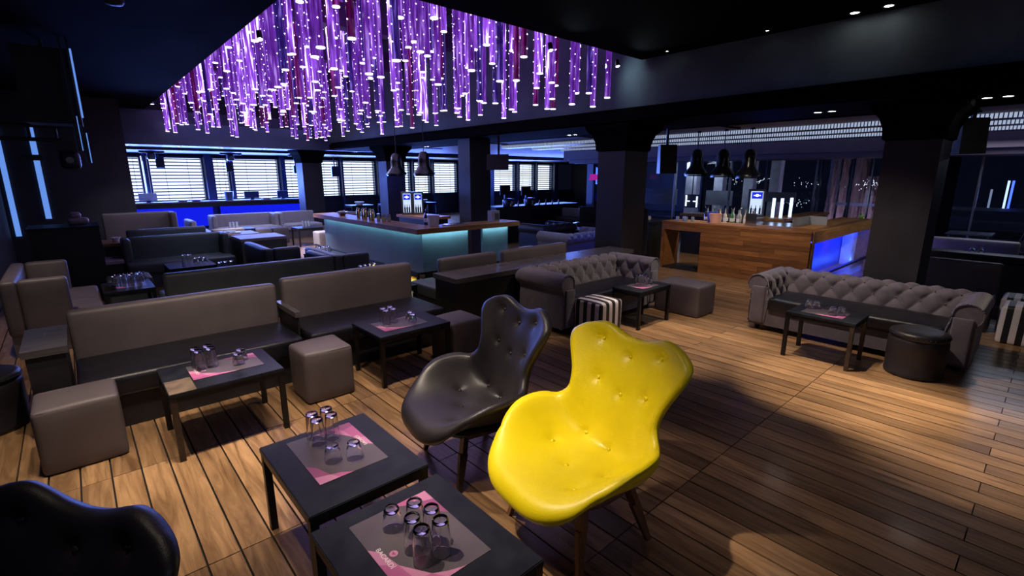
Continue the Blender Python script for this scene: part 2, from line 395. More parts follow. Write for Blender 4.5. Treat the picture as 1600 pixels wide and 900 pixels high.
# low ceiling around the raised recess
mb = MB(); mb.box(-1.2, 1.85, -5, 21.2, LOWC, LOWC + .25); mb.box(1.85, 6.8, -5, 4.65, LOWC, LOWC + .25); mb.box(1.85, 6.8, 17.6, 21.2, 3.1, 3.3)
struct('ceiling', mb.mesh('ceiling_low', M['ceil']))
mb = MB(); mb.box(1.6, 6.9, 4.4, 17.9, 5.3, 5.5); mb.box(1.6, 1.85, 4.4, 17.9, LOWC + .25, 5.3); mb.box(1.6, 6.9, 4.4, 4.65, LOWC + .25, 5.3)
mb.box(1.6, 6.9, 17.5, 17.9, 2.9, 5.3)
struct('ceiling', mb.mesh('ceiling_recess', M['recess']))
struct('wall_recess_right', bx(6.8, 7.0, -5, 18.2, BEAMZ + .2, 5.4, mat('recess_teal_lit', (.07, .10, .11), .7, var=.4, vscale=1.2)))  # wall colour raised toward teal to carry the light falling on it
for i, (y, z) in enumerate(((6.6, 4.55), (9.2, 4.5), (11.8, 4.45), (14.4, 4.4))):
    struct('trim_%d' % (i + 1), bx(1.85, 6.8, y, y + .28, z, z + .4, mat('recess_beam', (.10, .03, .12), .5, var=.2)))
# downstand beams carrying the downlights
mb = MB(); mb.box(6.72, 8.2, -5, 18.3, BEAMZ, BEAMZ + .22); mb.box(6.66, 6.80, -5, 18.2, BEAMZ + .02, BEAMZ + .16); mb.box(6.9, 8.2, -5, 18.3, BEAMZ + .2, 3.2)
struct('ceiling', mb.mesh('ceiling_beam_right', M['ceil']))
mb = MB(); mb.box(-1.05, 8.2, 16.6, 18.3, BEAMZ, BEAMZ + .2); mb.box(-1.05, 8.2, 16.5, 16.64, BEAMZ - .02, BEAMZ + .22); mb.box(-1.05, 6.8, 16.8, 17.4, 2.85, LOWC)
struct('ceiling', mb.mesh('ceiling_beam_back', mat('beam_blue', (.05, .06, .11), .4, var=.2, vscale=2)))
struct('ceiling', bx(-1.05, 24, 18.3, 21.2, 2.62, 2.75, mat('back_ceiling', (.06, .07, .12), .5)))
# outer ceiling beyond the beam, with its stepped bulkheads
mb = MB(); mb.box(8.2, 15.5, -5, 12.4, 2.78, 2.95); mb.box(8.2, 24, 12.4, 18.3, 2.78, 2.95)
struct('ceiling', mb.mesh('ceiling', M['outceil']))
struct('wall_far_right', bx(24, 24.2, 12.4, 21.2, 0, 3, M['wall']))
struct('trim_10', bx(8.6, 8.75, -5, 18.3, 2.73, 2.78, M['ceil']))
struct('trim_11', bx(13.6, 13.9, -5, 12.4, 2.42, 2.78, M['outceil']))
struct('trim_12', bx(13.9, 15.2, -5, 12.4, 2.30, 2.46, M['outceil']))
for i, x in enumerate((10.3, 11.6, 13.0)):
    t = thing('louver_light', 'long ribbed strip light on the outer ceiling, %s of the three' % ('nearest the dark beam', 'middle', 'nearest the glass wall')[i], 'ceiling light', (x, 0, 0), 0, 'ribbed strip lights')
    link('light_tray', bx(0, .34, -2, 12, 2.705, 2.776, M['louver']), t)
    mb = MB()
    for k in range(280): mb.box(-.006, .346, -2 + k * .05, -1.986 + k * .05, 2.70, 2.776)
    mb.box(-.004, .344, -2.02, 12.02, 2.698, 2.704)
    stuff(link('louver_fins', mb.mesh('louver_fins', M['alu']), t))
# cross joints of the outer ceiling panels
for i, y in enumerate((1.0, 4.4, 7.8, 11.2, 14.6)):
    struct('trim_%d' % (20 + i), bx(8.2, 9.85, y, y + .06, 2.76, 2.80, M['ceil']))

# ---- columns
def column(x0, x1, y0, y1, idx, cap=True):
    mb = MB(); mb.box(x0, x1, y0, y1, 0, BEAMZ)
    o = struct('column', mb.mesh('column', M['column']))
    if cap:
        mb = MB(); cx, cy = (x0 + x1) / 2, (y0 + y1) / 2; hx, hy = (x1 - x0) / 2, (y1 - y0) / 2
        prev = None; v = []; f = []
        for k, (g, z) in enumerate(((.0, 2.28), (.03, 2.30), (.04, 2.42), (.08, 2.54), (.16, 2.63), (.17, 2.70))):
            v += [(cx - hx - g, cy - hy - g, z), (cx + hx + g, cy - hy - g, z), (cx + hx + g, cy + hy + g, z), (cx - hx - g, cy + hy + g, z)]
            if k: b = k * 4; f += [(b - 4 + q, b - 4 + (q + 1) % 4, b + (q + 1) % 4, b + q) for q in range(4)]
        mb.add(v, f); link('column_cap', mb.mesh('column_cap', M['ceil']), o)
    return o
column(5.9, 6.55, 17.0, 17.6, 1); column(7.0, 7.6, 13.3, 13.8, 2); column(6.9, 7.5, 9.15, 9.6, 3, False)
column(6.85, 7.5, 4.9, 5.45, 4); column(7.2, 7.85, 1.00, 1.52, 5)

# ---- window wall at the far end: bright blinds
rng = random.Random(5)
WIN = [(1.35, 1.92), (2.2, 3.72), (4.1, 4.55), (4.75, 6.3), (6.6, 7.3), (7.9, 8.75), (8.95, 10.4), (10.7, 12.2), (12.4, 13.3), (13.5, 14.9), (15.1, 16.4), (17.4, 18.9), (19.2, 20.4), (20.6, 21.9)]
struct('trim_30', bx(1.0, 22.05, 21.25, 21.3, .9, 2.62, M['daylight']))    # bright sky seen behind the blinds
for i, (a, b) in enumerate(WIN):
    mb = MB(); z0, z1 = .98, 2.52
    mb.box(a - .06, a, 20.9, 21.12, z0, z1); mb.box(b, b + .06, 20.9, 21.12, z0, z1)
    mb.box(a, b, 20.92, 21.1, z0, z0 + .05); mb.box(a, b, 20.92, 21.1, z1 - .05, z1)
    wn = struct('window_%d' % (i + 1), mb.mesh('window', M['frame']))
    bl = thing('window_blind', 'slatted blind glowing with daylight, %s far window counted from the left' % ('first', 'second', 'third', 'fourth', 'fifth', 'sixth', 'seventh', 'eighth', 'ninth', 'tenth', 'eleventh', 'twelfth', 'thirteenth', 'fourteenth')[i], 'blind', ((a + b) / 2, 20.95, z0), 0, 'blinds of the far windows')
    hw = (b - a) / 2 - .01
    sm = MB(); sm.add([(-hw, -.014, .010), (hw, -.014, .010), (hw, .014, -.008), (-hw, .014, -.008), (-hw, -.014, .036), (hw, -.014, .036), (hw, .014, .016), (-hw, .014, .016)],
                      [(0, 1, 2, 3), (7, 6, 5, 4), (0, 4, 5, 1), (1, 5, 6, 2), (2, 6, 7, 3), (3, 7, 4, 0)])
    sm = sm.mesh('slat', M['slat'])
    for k in range(13): link('slat', sm, bl, (0, 0, .10 + k * .112 + rng.uniform(-.006, .006)))
    mb = MB()
    for q in (-.45, .45): mb.box(q * hw - .006, q * hw + .006, -.03, -.02, .02, 1.44)
    link('ladder_tape', mb.mesh('tape', M['frame']), bl)
for i, (x, wd) in enumerate(((2.06, .10), (3.9, .22), (4.65, .1), (6.45, .16), (7.6, .18), (8.85, .08), (10.55, .16), (12.3, .08), (13.4, .08), (15.05, .14), (16.9, .6), (19.05, .1), (20.5, .08), (22.1, .3))):
    struct('trim_%d' % (40 + i), bx(x - wd / 2, x + wd / 2, 20.7, 20.98, 0, 2.6, M['frame']))

# ---- glass wall on the right, night outside
mb = MB()
GX = 15.2
struct('window_20', bx(GX, GX + .02, -5, 12.4, .5, 2.30, M['pane']))
struct('wall_right_low', bx(GX, GX + .15, -5, 12.4, 0, .5, M['wall']))
struct('wall_right_high', bx(GX, GX + .3, -5, 12.4, 2.30, 3.0, M['wall']))
for i, (y, wd, m) in enumerate(((12.4, .30, 'frame'), (11.9, .08, 'frame'), (10.6, .04, 'steel'), (8.8, .05, 'steel'), (6.95, .03, 'steel'), (5.9, .04, 'alu'), (4.6, .05, 'steel'),
                                (4.5, .03, 'alu'), (4.05, .03, 'steel'), (3.78, .04, 'alu'), (3.35, .03, 'steel'), (1.95, .45, 'ceil'), (1.35, .04, 'steel'), (-.4, .05, 'steel'))):
    struct('trim_%d' % (60 + i), bx(GX - .07, GX + .04, y - wd / 2, y + wd / 2, 0, 2.42, M[m]))
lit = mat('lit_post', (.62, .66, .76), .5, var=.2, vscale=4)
for i, (y, x, wd) in enumerate(((9.0, 16.6, .40), (8.0, 16.6, .30), (7.0, 16.6, .30), (6.2, 16.6, .28))):
    struct('trim_%d' % (80 + i), bx(x, x + .3, y - wd / 2, y + wd / 2, 0, 2.5, lit))
for i, (a, b, z0, z1) in enumerate(((9.3, 11.0, .85, 1.40), (7.3, 8.2, .9, 1.38), (5.4, 6.7, 1.08, 1.38))):
    struct('trim_%d' % (90 + i), bx(16.2, 16.24, a, b, z0, z1, M['frost']))
struct('trim_98', bx(17, 17.08, -3, 4.5, 1.02, 1.10, mat('outside_rail', (.10, .12, .18), .5)))
area(16.0, 8.5, 2.3, 16.6, 8.0, .8, 3.5, .3, 30, (.8, .88, 1))
area(16.5, 3.6, .4, 18.6, 3.8, 2.0, 1.4, .3, 16, (.75, .6, 1))

# ================================================================ CHANDELIER OF HANGING TUBES
rc = random.Random(11)
def tube_mesh(length, r, m, name='tube'):
    mb = MB(); n = 8
    v = [(r * math.cos(2 * PI * i / n), r * math.sin(2 * PI * i / n), z) for z in (0, length) for i in range(n)]
    mb.add(v, [(i, (i + 1) % n, n + (i + 1) % n, n + i) for i in range(n)] + [tuple(range(n - 1, -1, -1)), tuple(range(n, 2 * n))])
    return mb.mesh(name, m, True, 40)
def dots_mesh(length, r, a0, step=.17):
    mb = MB(); s = .0095
    z = .10; k = 0
    while z < length - .05:
        for side in (0, 1):
            a = a0 + side * 2.4; cx, cy = (r + .002) * math.cos(a), (r + .002) * math.sin(a); zz = z + side * step / 2
            mb.add([(cx + s, cy, zz), (cx, cy + s, zz), (cx - s, cy, zz), (cx, cy - s, zz), (cx, cy, zz + s), (cx, cy, zz - s)],
                   [(0, 1, 4), (1, 2, 4), (2, 3, 4), (3, 0, 4), (1, 0, 5), (2, 1, 5), (3, 2, 5), (0, 3, 5)])
        z += step
    return mb.mesh('led_dots', M['led'])
LENS = [1.5, 1.7, 1.9, 2.1, 2.25]
TM = {}
TR = .043
for L_ in LENS:
    for k, m in enumerate(TUBE): TM[(L_, k)] = tube_mesh(L_, TR, m)
DM = {(L_, q): dots_mesh(L_, TR, q * PI / 3) for L_ in LENS for q in range(6)}
ring_me = MB().lathe([(TR * .2, -.002), (TR * 1.04, -.002), (TR * 1.08, .004), (TR * 1.04, .012), (TR * .9, .012)], 10).mesh('end_ring', M['ring'])
pts = []
tries = 0
while len(pts) < 298 and tries < 60000:
    tries += 1
    x = rc.uniform(2.02, 6.55); y = rc.uniform(4.9, 17.1)
    if len(pts) < 40: x = rc.uniform(5.0, 6.6); y = rc.uniform(4.85, 10.5)
    if any((x - a) ** 2 + (y - b) ** 2 < .27 ** 2 for a, b, _, _ in pts): continue
    if (x - 6) ** 2 + (y - 10.9) ** 2 < .16 or (x - 6) ** 2 + (y - 9.65) ** 2 < .16: continue
    if any(yb - .1 < y < yb + .38 for yb in (6.6, 9.2, 11.8, 14.4)): continue
    pts.append((x, y, 0, 0))
colw = ('violet', 'magenta', 'lavender', 'deep blue violet')
rowname = lambda y: 'nearest rows' if y < 7 else 'middle rows' if y < 12 else 'far rows'
for i, (x, y, _, _) in enumerate(pts):
    L_ = rc.choice(LENS); k = rc.choice((0, 0, 1, 2, 2, 3, 0)); q = rc.randrange(6)
    zb = rc.uniform(2.92, 3.3) if x > 5.2 and rc.random() < .75 else rc.uniform(2.92, 3.9) if y > 6.5 else rc.uniform(3.0, 3.95)
    top = 5.28
    o = bpy.data.objects.new('hanging_tube_light', TM[(L_, k)]); C.objects.link(o); o.location = (x, y, zb)
    hx = 'far left' if x < 2.8 else 'left' if x < 3.7 else 'centre' if x < 4.6 else 'right' if x < 5.6 else 'far right'
    hy = ('first', 'second', 'third', 'fourth', 'fifth', 'sixth')[min(5, int((y - 4.9) / 2.05))]
    hz = 'low' if zb < 3.3 else 'middling' if zb < 3.65 else 'high'
    o['label'] = '%s tube light with %s end, %s depth row, %s' % (colw[k], hz, hy, hx)
    o['category'] = 'hanging light'; o['group'] = o['label'].replace('light ', 'lights ', 1)
    stuff(link('led_dots', DM[(L_, q)], o)); link('end_ring', ring_me, o)
    rod = MB().box(-.006, .006, -.006, .006, L_, top - zb) if top - zb > L_ else None
    if rod: link('rod', rod.mesh('rod', M['black']), o)

by_label = {}
for o in bpy.data.objects:
    if o.name.startswith('hanging_tube_light'): by_label.setdefault(o['label'], []).append(o)
for lab, os_ in by_label.items():
    if len(os_) < 2: continue
    os_.sort(key=lambda o: math.atan2(o.location.x, o.location.y))
    for k, o in enumerate(os_): o['label'] = lab + ', ' + ('leftmost', 'second from left', 'third from left', 'fourth from left', 'fifth from left', 'sixth from left', 'seventh from left', 'eighth from left')[min(k, 7)]

# ================================================================ GLASSES
def glass_mesh(h, r0, r1, name='glass'):
    """tumbler standing upside down: rim on the table, thick base on top"""
    t = .0024
    prof = [(r0 - t, 0), (r0, 0), (r0 * .97 + r1 * .03, h * .25), (r0 * .6 + r1 * .4, h * .6), (r1, h - .004), (r1 - .004, h), (r1 * .55, h - .001), (0.0001, h - .004),
            ]
    inner = [(0.0001, h - .020), (r1 - .007, h - .018), (r1 - t - .001, h - .030), (r0 * .6 + r1 * .4 - t, h * .55), (r0 - t, 0)]
    return MB().lathe(prof + inner, 18).mesh(name, M['glass'], True, 50)
TALL = glass_mesh(.150, .0365, .031); SHORT = glass_mesh(.092, .040, .031); FAR_T = MB().lathe([(.036, 0), (.031, .15), (.0001, .15)], 8).mesh('far_glass', mat('far_glass', (.30, .34, .42), .12, spec=1), True, 40)
FAR_S = MB().lathe([(.038, 0), (.032, .09), (.0001, .09)], 8).mesh('far_glass', MATS['far_glass'], True, 40)
def glasses(where, z, pts, grp):
    """pts: (x, y, 't'/'s', how it is told apart)"""
    for (x, y, k, d) in pts:
        o = link('drinking_glass', TALL if k == 't' else SHORT, None, (x, y, z), random.uniform(0, 6))
        tag(o, '%s upturned glass, %s, on %s' % ('tall' if k == 't' else 'short', d, where), 'glass', grp)

# ================================================================ TABLES
def table(label, x0, x1, y0, y1, h=.49, leg='tableleg', name='side_table', worn=(), grp=None):
    cx, cy = (x0 + x1) / 2, (y0 + y1) / 2; a, b = (x1 - x0) / 2, (y1 - y0) / 2
    t = thing(name, label, 'table', (cx, cy, 0), 0, grp)
    me = MB().box(-a, a, -b, b, h - .028, h).mesh('tabletop', M['tabletop'])
    bm = bmesh.new(); bm.from_mesh(me); bmesh.ops.bevel(bm, geom=bm.edges[:], offset=.004, segments=2, affect='EDGES'); bm.to_mesh(me); bm.free()
    link('tabletop', me, t)
    for k, (sx, sy) in enumerate(((-1, -1), (1, -1), (1, 1), (-1, 1))):
        x, y = sx * (a - .022), sy * (b - .022)
        o = link('leg', bx(x - .018, x + .018, y - .018, y + .018, 0, h - .028, M['worn'] if k in worn else M[leg]), t)
        if k in worn: o['label'] = 'brown worn table leg'
    mb = MB()
    for (xa, xb, ya, yb) in ((-a + .02, a - .02, -b + .006, -b + .032), (-a + .02, a - .02, b - .032, b - .006), (-a + .006, -a + .032, -b + .02, b - .02), (a - .032, a - .006, -b + .02, b - .02)):
        mb.box(xa, xb, ya, yb, h - .062, h - .028)
    link('apron', mb.mesh('apron', M[leg]), t)
    return t
def placemat(label, cx, cy, z, w_, d_, rz=0, text=True, grp='printed paper placemats'):
    """dark mauve paper mat with pink facets at two corners, printed name and round emblem; w_ along x"""
    mb = MB(); t = .0012; a, b = w_ / 2, d_ / 2
    mb.box(-a, a, -b, b, 0, t, 0)
    T = t + .0004
    def poly(ps, mi): mb.add([(x * a, y * b, T) for x, y in ps], [tuple(range(len(ps)))], mi)
    # corner nearest -x,-y and +x,+y carry the facets
    poly([(-1, -1), (-.55, -1), (-.62, -.72), (-1, -.80)], 1); poly([(-.55, -1), (-.1, -1), (-.30, -.78), (-.62, -.72)], 2)
    poly([(-1, -.80), (-.62, -.72), (-.70, -.30), (-1, -.10)], 2); poly([(-1, -.10), (-.70, -.30), (-.80, .12), (-1, .30)], 3)
    poly([(-.1, -1), (.35, -1), (-.02, -.9), (-.30, -.78)], 3); poly([(-.62, -.72), (-.3, -.78), (-.70, -.30)], 3)
    poly([(1, 1), (.45, 1), (.60, .80), (1, .70)], 3); poly([(1, .70), (.60, .80), (.78, .38), (1, .2)], 1)
    poly([(.45, 1), (.05, 1), (.34, .86), (.60, .80)], 2)
    o = link('placemat', mb.mesh('placemat', [M['paper'], M['pink2'], M['pink'], M['pink3']]), None, (cx, cy, z + .0005), rz)
    tag(o, label, 'placemat', grp)
    if text:
        tm = text_mesh('BACARDÍ', .026, M['ink'], 'printed_name'); k = link('printed_name', tm, o, (-a * .82, -b * .04, T + .0006), -PI / 2)
        k.scale = (1.15, 1, 1)
        em = MB(); n = 20
        em.add([(.0165 * math.cos(2 * PI * i / n), .0165 * math.sin(2 * PI * i / n), 0) for i in range(n)], [tuple(range(n))])
        em.add([(p[0], p[1], .0004) for p in ((-.012, .002), (-.004, .006), (0, .002), (.004, .006), (.012, .002), (.006, -.002), (0, -.009), (-.006, -.002))], [tuple(range(8))], 1)
        link('round_emblem', em.mesh('emblem', [M['pink3'], M['pink2']]), o, (-a * .62, -b * .04, T + .0005), -PI / 2)
        tm = text_mesh('MIX YOUR NIGHT', .014, M['ink'], 'small_print')
        bpy.data.meshes.remove(tm)
    return o

# two black tables in the foreground
table('low black square table behind, four tall glasses at its left corner', .55, 1.14, 1.90, 2.63, name='low_table')
table('low black square table nearest the camera, six clustered glasses on it', .52, 1.13, 1.08, 1.81, name='low_table')
placemat('pink and mauve placemat on the farther foreground table', .845, 2.33, .49, .35, .48, PI)
placemat('pink and mauve placemat on the nearest table with white lettering', .83, 1.49, .49, .36, .48)
glasses('the farther foreground table', .4925, [(.800, 2.450, 't', 'front of four'), (.805, 2.532, 't', 'left of four'), (.885, 2.538, 't', 'back of four'), (.880, 2.455, 't', 'right of four'),
        (.795, 2.245, 's', 'nearer of the two short ones'), (.888, 2.200, 's', 'right one of two short ones')], 'glasses on the farther foreground table')
glasses('the nearest table', .4925, [(.785, 1.612, 's', 'standing alone at left'), (.838, 1.518, 't', 'farthest of five'), (.868, 1.443, 't', 'second farthest, on the right'),
        (.786, 1.447, 't', 'left of five'), (.858, 1.364, 't', 'right front of five'), (.779, 1.370, 't', 'front of five')], 'glasses on the nearest table')
# tables of the left benches
table('black table before the left front bench, brown bare corner on top', .29, 1.01, 3.69, 4.30, leg='tableleg', worn=(0,), name='low_table')
tag(link('bare_patch', bx(.295, .45, 3.695, 3.96, .4902, .4916, mat('rubbed_brown', (.12, .085, .06), .5, var=.35, vscale=12))), 'brown rubbed sheet on the left corner of the front table', 'tray')
placemat('pink edged placemat on the table before the left front bench', .69, 4.03, .4905, .46, .32)
glasses('the table of the left front bench', .493, [(.530, 4.14, 't', 'left of four'), (.540, 4.06, 't', 'front of four'), (.612, 4.15, 't', 'back of four'), (.618, 4.07, 't', 'right of four'),
        (.775, 3.99, 's', 'nearer of two'), (.815, 4.07, 's', 'farther of two')], 'glasses on the left front bench table')
table('black table before the second front bench, placemat with glasses on it', 1.87, 2.62, 3.84, 4.44, name='low_table')
placemat('pink edged placemat on the table before the second front bench', 2.22, 4.13, .49, .46, .32)
glasses('the second front bench table', .4925, [(2.11, 4.24, 't', 'left of four'), (2.10, 4.16, 't', 'front of four'), (2.19, 4.25, 't', 'back of four'), (2.18, 4.17, 't', 'right of four'),
        (2.32, 4.05, 's', 'nearer of two'), (2.34, 4.14, 's', 'farther of two')], 'glasses on the second front bench table')
table('black table in front of the tufted sofa by the round column', 5.05, 5.75, 3.28, 3.71, name='low_table')
placemat('placemat on the table of the middle tufted sofa', 5.42, 3.50, .49, .36, .27, 0, False)
glasses('the middle tufted sofa table', .4925, [(5.34, 3.52, 't', 'left of three'), (5.39, 3.46, 't', 'front of three'), (5.44, 3.54, 't', 'back of three'), (5.54, 3.47, 's', 'nearer of two'), (5.55, 3.56, 's', 'farther of two')], 'glasses on the middle sofa table')
table('black table with worn brown legs before the right tufted sofa', 5.48, 5.98, 1.15, 1.78, worn=(0, 1), name='low_table')
placemat('pink edged placemat on the table of the right tufted sofa', 5.73, 1.48, .49, .28, .38, 0, False)
glasses('the right tufted sofa table', .4925, [(5.80, 1.66, 's', 'left of back pair'), (5.84, 1.60, 's', 'right of back pair'), (5.66, 1.40, 's', 'left of front pair'), (5.72, 1.34, 's', 'right of front pair')], 'glasses on the right sofa table')
table('black table with a crowd of tall glasses beside the left wall sofa', .14, .66, 7.62, 8.36, name='low_table')
placemat('pink placemat under the crowd of glasses at far left', .42, 8.0, .49, .34, .34, 0, False)
glasses('the far left table', .4925, [(.28 + .085 * (k % 4) + .03 * (k // 4), 7.95 + .09 * (k // 4), 't', '%s in the %s row' % (('first', 'second', 'third', 'fourth')[k % 4], ('front', 'back')[k // 4])) for k in range(8)], 'glasses on the far left table')
tag(link('ashtray', MB().lathe([(.0001, 0), (.06, 0), (.062, .055), (.050, .055), (.046, .015), (.0001, .015)], 16).mesh('ashtray', M['black'], True, 40), None, (.21, 7.80, .4905)), 'black bowl ashtray on the corner of the far left table', 'ashtray')
table('black table before the green grey bench, two tall glasses on it', .98, 1.62, 8.95, 9.62, name='low_table')
glasses('the green bench table', .4905, [(1.24, 9.35, 't', 'left of two'), (1.31, 9.33, 't', 'right of two'), (1.39, 9.30, 's', 'left of three'), (1.46, 9.36, 's', 'middle of three'), (1.51, 9.28, 's', 'right of three')], 'glasses on the green grey bench table')
table('small black table beside the bar foot rail with packed glasses', 3.05, 3.62, 8.5, 9.15, name='low_table')
glasses('the small table by the foot rail', .4905, [(3.20 + .082 * (k % 3), 8.75 + .085 * (k // 3), 't', '%s of the %s three' % (('left', 'middle', 'right')[k % 3], ('front', 'back')[k // 3])) for k in range(6)], 'glasses by the foot rail')
table('black table half hidden behind the second front bench', 2.75, 3.3, 6.2, 6.9, name='low_table')
glasses('the half hidden table', .4905, [(2.95 + .08 * k, 6.55 + .02 * k, 't', '%s of four' % ('first', 'second', 'third', 'last')[k]) for k in range(4)], 'glasses on the half hidden table')
table('black table behind the back to back bench', 1.3, 1.85, 8.0, 8.5, name='low_table')
glasses('the table behind the corner sofa', .4905, [(1.52 + .08 * k, 8.2 + .02 * k, 't', '%s of three' % ('left', 'middle', 'right')[k]) for k in range(3)], 'glasses behind the corner sofa')

# ================================================================ POUFS
def pouf(label, x0, x1, y0, y1, h, m, grp=None, name='pouf', rz=0, wrp=.004, seam='seamthread'):
    cx, cy = (x0 + x1) / 2, (y0 + y1) / 2; sx, sy = x1 - x0, y1 - y0
    o = link(name, soft(sx, sy, h, .032, M[m], (.006, .006, .012), name='pouf', warp=wrp), None, (cx, cy, 0), rz)
    tag(o, label, 'pouf', grp)
    a, b = sx / 2 - .008, sy / 2 - .008; z = h - .016
    pts = [(-a + .02, -b, z), (a - .02, -b, z), (a, -b + .02, z), (a, b - .02, z), (a - .02, b, z), (-a + .02, b, z), (-a, b - .02, z), (-a, -b + .02, z)]
    link('seam', piping(pts, .0035, mat('seam_' + m, tuple(v * .6 for v in (.1, .09, .09)), .6), True), o)
    return o
G1 = 'grey cube poufs'
pouf('grey cube pouf at the left front corner of the first bench', -.39, .05, 4.06, 4.46, .45, 'greyvinyl', G1)
pouf('grey cube pouf with dark patch between the two front bench tables', 1.24, 1.66, 3.96, 4.36, .45, 'greyvinyl', G1, wrp=.008)
pouf('grey cube pouf right of the second front bench, behind the black chair', 2.66, 3.06, 3.86, 4.28, .44, 'greyvinyl', G1)
pouf('long grey pouf beside the wooden bar', 6.08, 6.56, 3.05, 3.72, .43, 'greyvinyl', G1)
pouf('grey rounded pouf behind the far left table', .22, .74, 8.70, 9.2, .45, 'greenvinyl', G1)
pouf('grey low pouf in front of the far left table', .12, .58, 7.02, 7.44, .34, 'greenvinyl', G1)
def striped(label, cx, cy, s, h, rz):
    o = link('striped_pouf', soft(s, s, h, .035, M['stripe'], (.006, .006, .014), name='striped_pouf'), None, (cx, cy, 0), rz)
    return tag(o, label, 'pouf', 'black and white striped poufs')
striped('black and white striped cube pouf before the middle tufted sofa', 4.56, 3.54, .41, .45, 0)
striped('nearer striped cube pouf at the right edge of the view', 8.0, .06, .44, .44, PI / 2)
striped('farther striped cube pouf at the right edge behind its twin', 8.55, .10, .44, .44, PI / 2)
def round_pouf(label, x, y, r, h, m='leather'):
    prof = [(.0001, h), (r * .5, h + .004), (r - .03, h - .002), (r - .008, h - .012), (r, h - .035), (r - .004, h - .058), (r - .012, h - .066), (r - .006, h - .075), (r, h - .10), (r * 1.0, h * .5), (r * .98, .05), (r * .99, .045), (r * 1.0, .02), (r * .95, 0), (.0001, 0)]
    o = link('round_pouf', MB().lathe(prof, 40).mesh('round_pouf', M[m], True, 60), None, (x, y, 0))
    tag(o, label, 'pouf', 'round black leather poufs')
    n = 40; link('seam', piping([((r + .001) * math.cos(2 * PI * i / n), (r + .001) * math.sin(2 * PI * i / n), h - .035) for i in range(n)], .004, M['blackvinyl'], True), o)
round_pouf('round black leather pouf beside the right tufted sofa', 5.92, .72, .235, .44)
round_pouf('round black pouf cut by the bottom edge of the view', 1.25, .69, .20, .44)
round_pouf('round black pouf at the left edge of the view', -.72, 5.22, .24, .44)

# ================================================================ LOUNGE CHAIRS
def catmull(P, t):
    n = len(P) - 1; s = t * n; i = min(int(s), n - 1); u = s - i
    g = lambda k: P[max(0, min(n, k))]
    a, b, c, d = g(i - 1), g(i), g(i + 1), g(i + 2)
    return [.5 * (2 * b[q] + (c[q] - a[q]) * u + (2 * a[q] - 5 * b[q] + 4 * c[q] - d[q]) * u * u + (3 * b[q] - a[q] - 3 * c[q] + d[q]) * u ** 3) for q in range(len(b))]
# centre spine (y, z) and edge curve (x, y, z), from the front lip over the seat and up the back
SPC = [(-.425, .325), (-.435, .365), (-.405, .405), (-.29, .415), (-.14, .402), (-.01, .385), (.10, .385), (.165, .42), (.205, .50), (.23, .59), (.255, .69), (.285, .79), (.315, .89), (.34, .97), (.352, 1.03)]
SPE = [(.20, -.345, .335), (.275, -.345, .385), (.335, -.305, .445), (.385, -.235, .54), (.415, -.14, .598), (.425, -.04, .618), (.405, .055, .622), (.355, .12, .618), (.312, .155, .66), (.302, .17, .72), (.318, .19, .785), (.352, .21, .855), (.388, .235, .93), (.392, .268, .988), (.335, .31, 1.035)]
BTN = [(-.52, .90), (0, .88), (.52, .90), (-.50, .745), (0, .73), (.50, .745), (-.42, .50), (.10, .49), (-.50, .35), (.45, .34), (.0, .30), (.52, .24)]
def shell(m):
    nu, nv = 48, 84; T = .036
    P = []
    for j in range(nv + 1):
        v = j / nv; cy, cz = catmull(SPC, v); ex, ey, ez = catmull(SPE, v)
        kt = max(0, (v - .78) / .22); kt = kt * kt * (3 - 2 * kt)
        row = []
        for i in range(nu + 1):
            uu = -1 + 2 * i / nu; au = abs(uu); g = au ** 3.5
            hump = math.exp(-((au - .62) / .32) ** 2) * .048 - .016
            row.append(Vector((ex * uu, cy + (ey - cy) * g, cz + (ez - cz) * g + kt * hump)))
        P.append(row)
    bi = [(int(round((b[0] + 1) / 2 * nu)), int(round(b[1] * nv))) for b in BTN]
    def nr(j, i):
        a = P[j][min(nu, i + 1)] - P[j][max(0, i - 1)]; b = P[min(nv, j + 1)][i] - P[max(0, j - 1)][i]
        n = a.cross(b); return n.normalized() if n.length > 1e-9 else Vector((0, 0, 1))
    nn = [[nr(j, i) for i in range(nu + 1)] for j in range(nv + 1)]
    verts = []; faces = []; idx = {}
    bpos = [(P[j][i], nn[j][i]) for (i, j) in bi]
    for sgn in (1, -1):
        for j in range(nv + 1):
            for i in range(nu + 1):
                edge = i in (0, nu) or j in (0, nv)
                if edge and sgn < 0: idx[(sgn, j, i)] = idx[(1, j, i)]; continue
                u = abs(-1 + 2 * i / nu); v = abs(-1 + 2 * j / nv)
                t = T * math.sqrt(max(0, 1 - u ** 9)) * math.sqrt(max(0, 1 - v ** 22))
                p = P[j][i].copy()
                if sgn > 0:
                    dent = sum(.017 * math.exp(-((p - bp).length / .026) ** 2) + .010 * math.exp(-((p - bp).length / .075) ** 2) for bp, _ in bpos)
                    t -= dent
                p = p + nn[j][i] * (t if sgn > 0 else -t)
                idx[(sgn, j, i)] = len(verts); verts.append(p)
    for sgn in (1, -1):
        for j in range(nv):
            for i in range(nu):
                q = (idx[(sgn, j, i)], idx[(sgn, j, i + 1)], idx[(sgn, j + 1, i + 1)], idx[(sgn, j + 1, i)])
                faces.append(q if sgn > 0 else q[::-1])
    me = new_mesh('shell', verts, faces, m, True)
    bts = [(bp + n * (T - .022), n) for bp, n in bpos]
    return me, bts
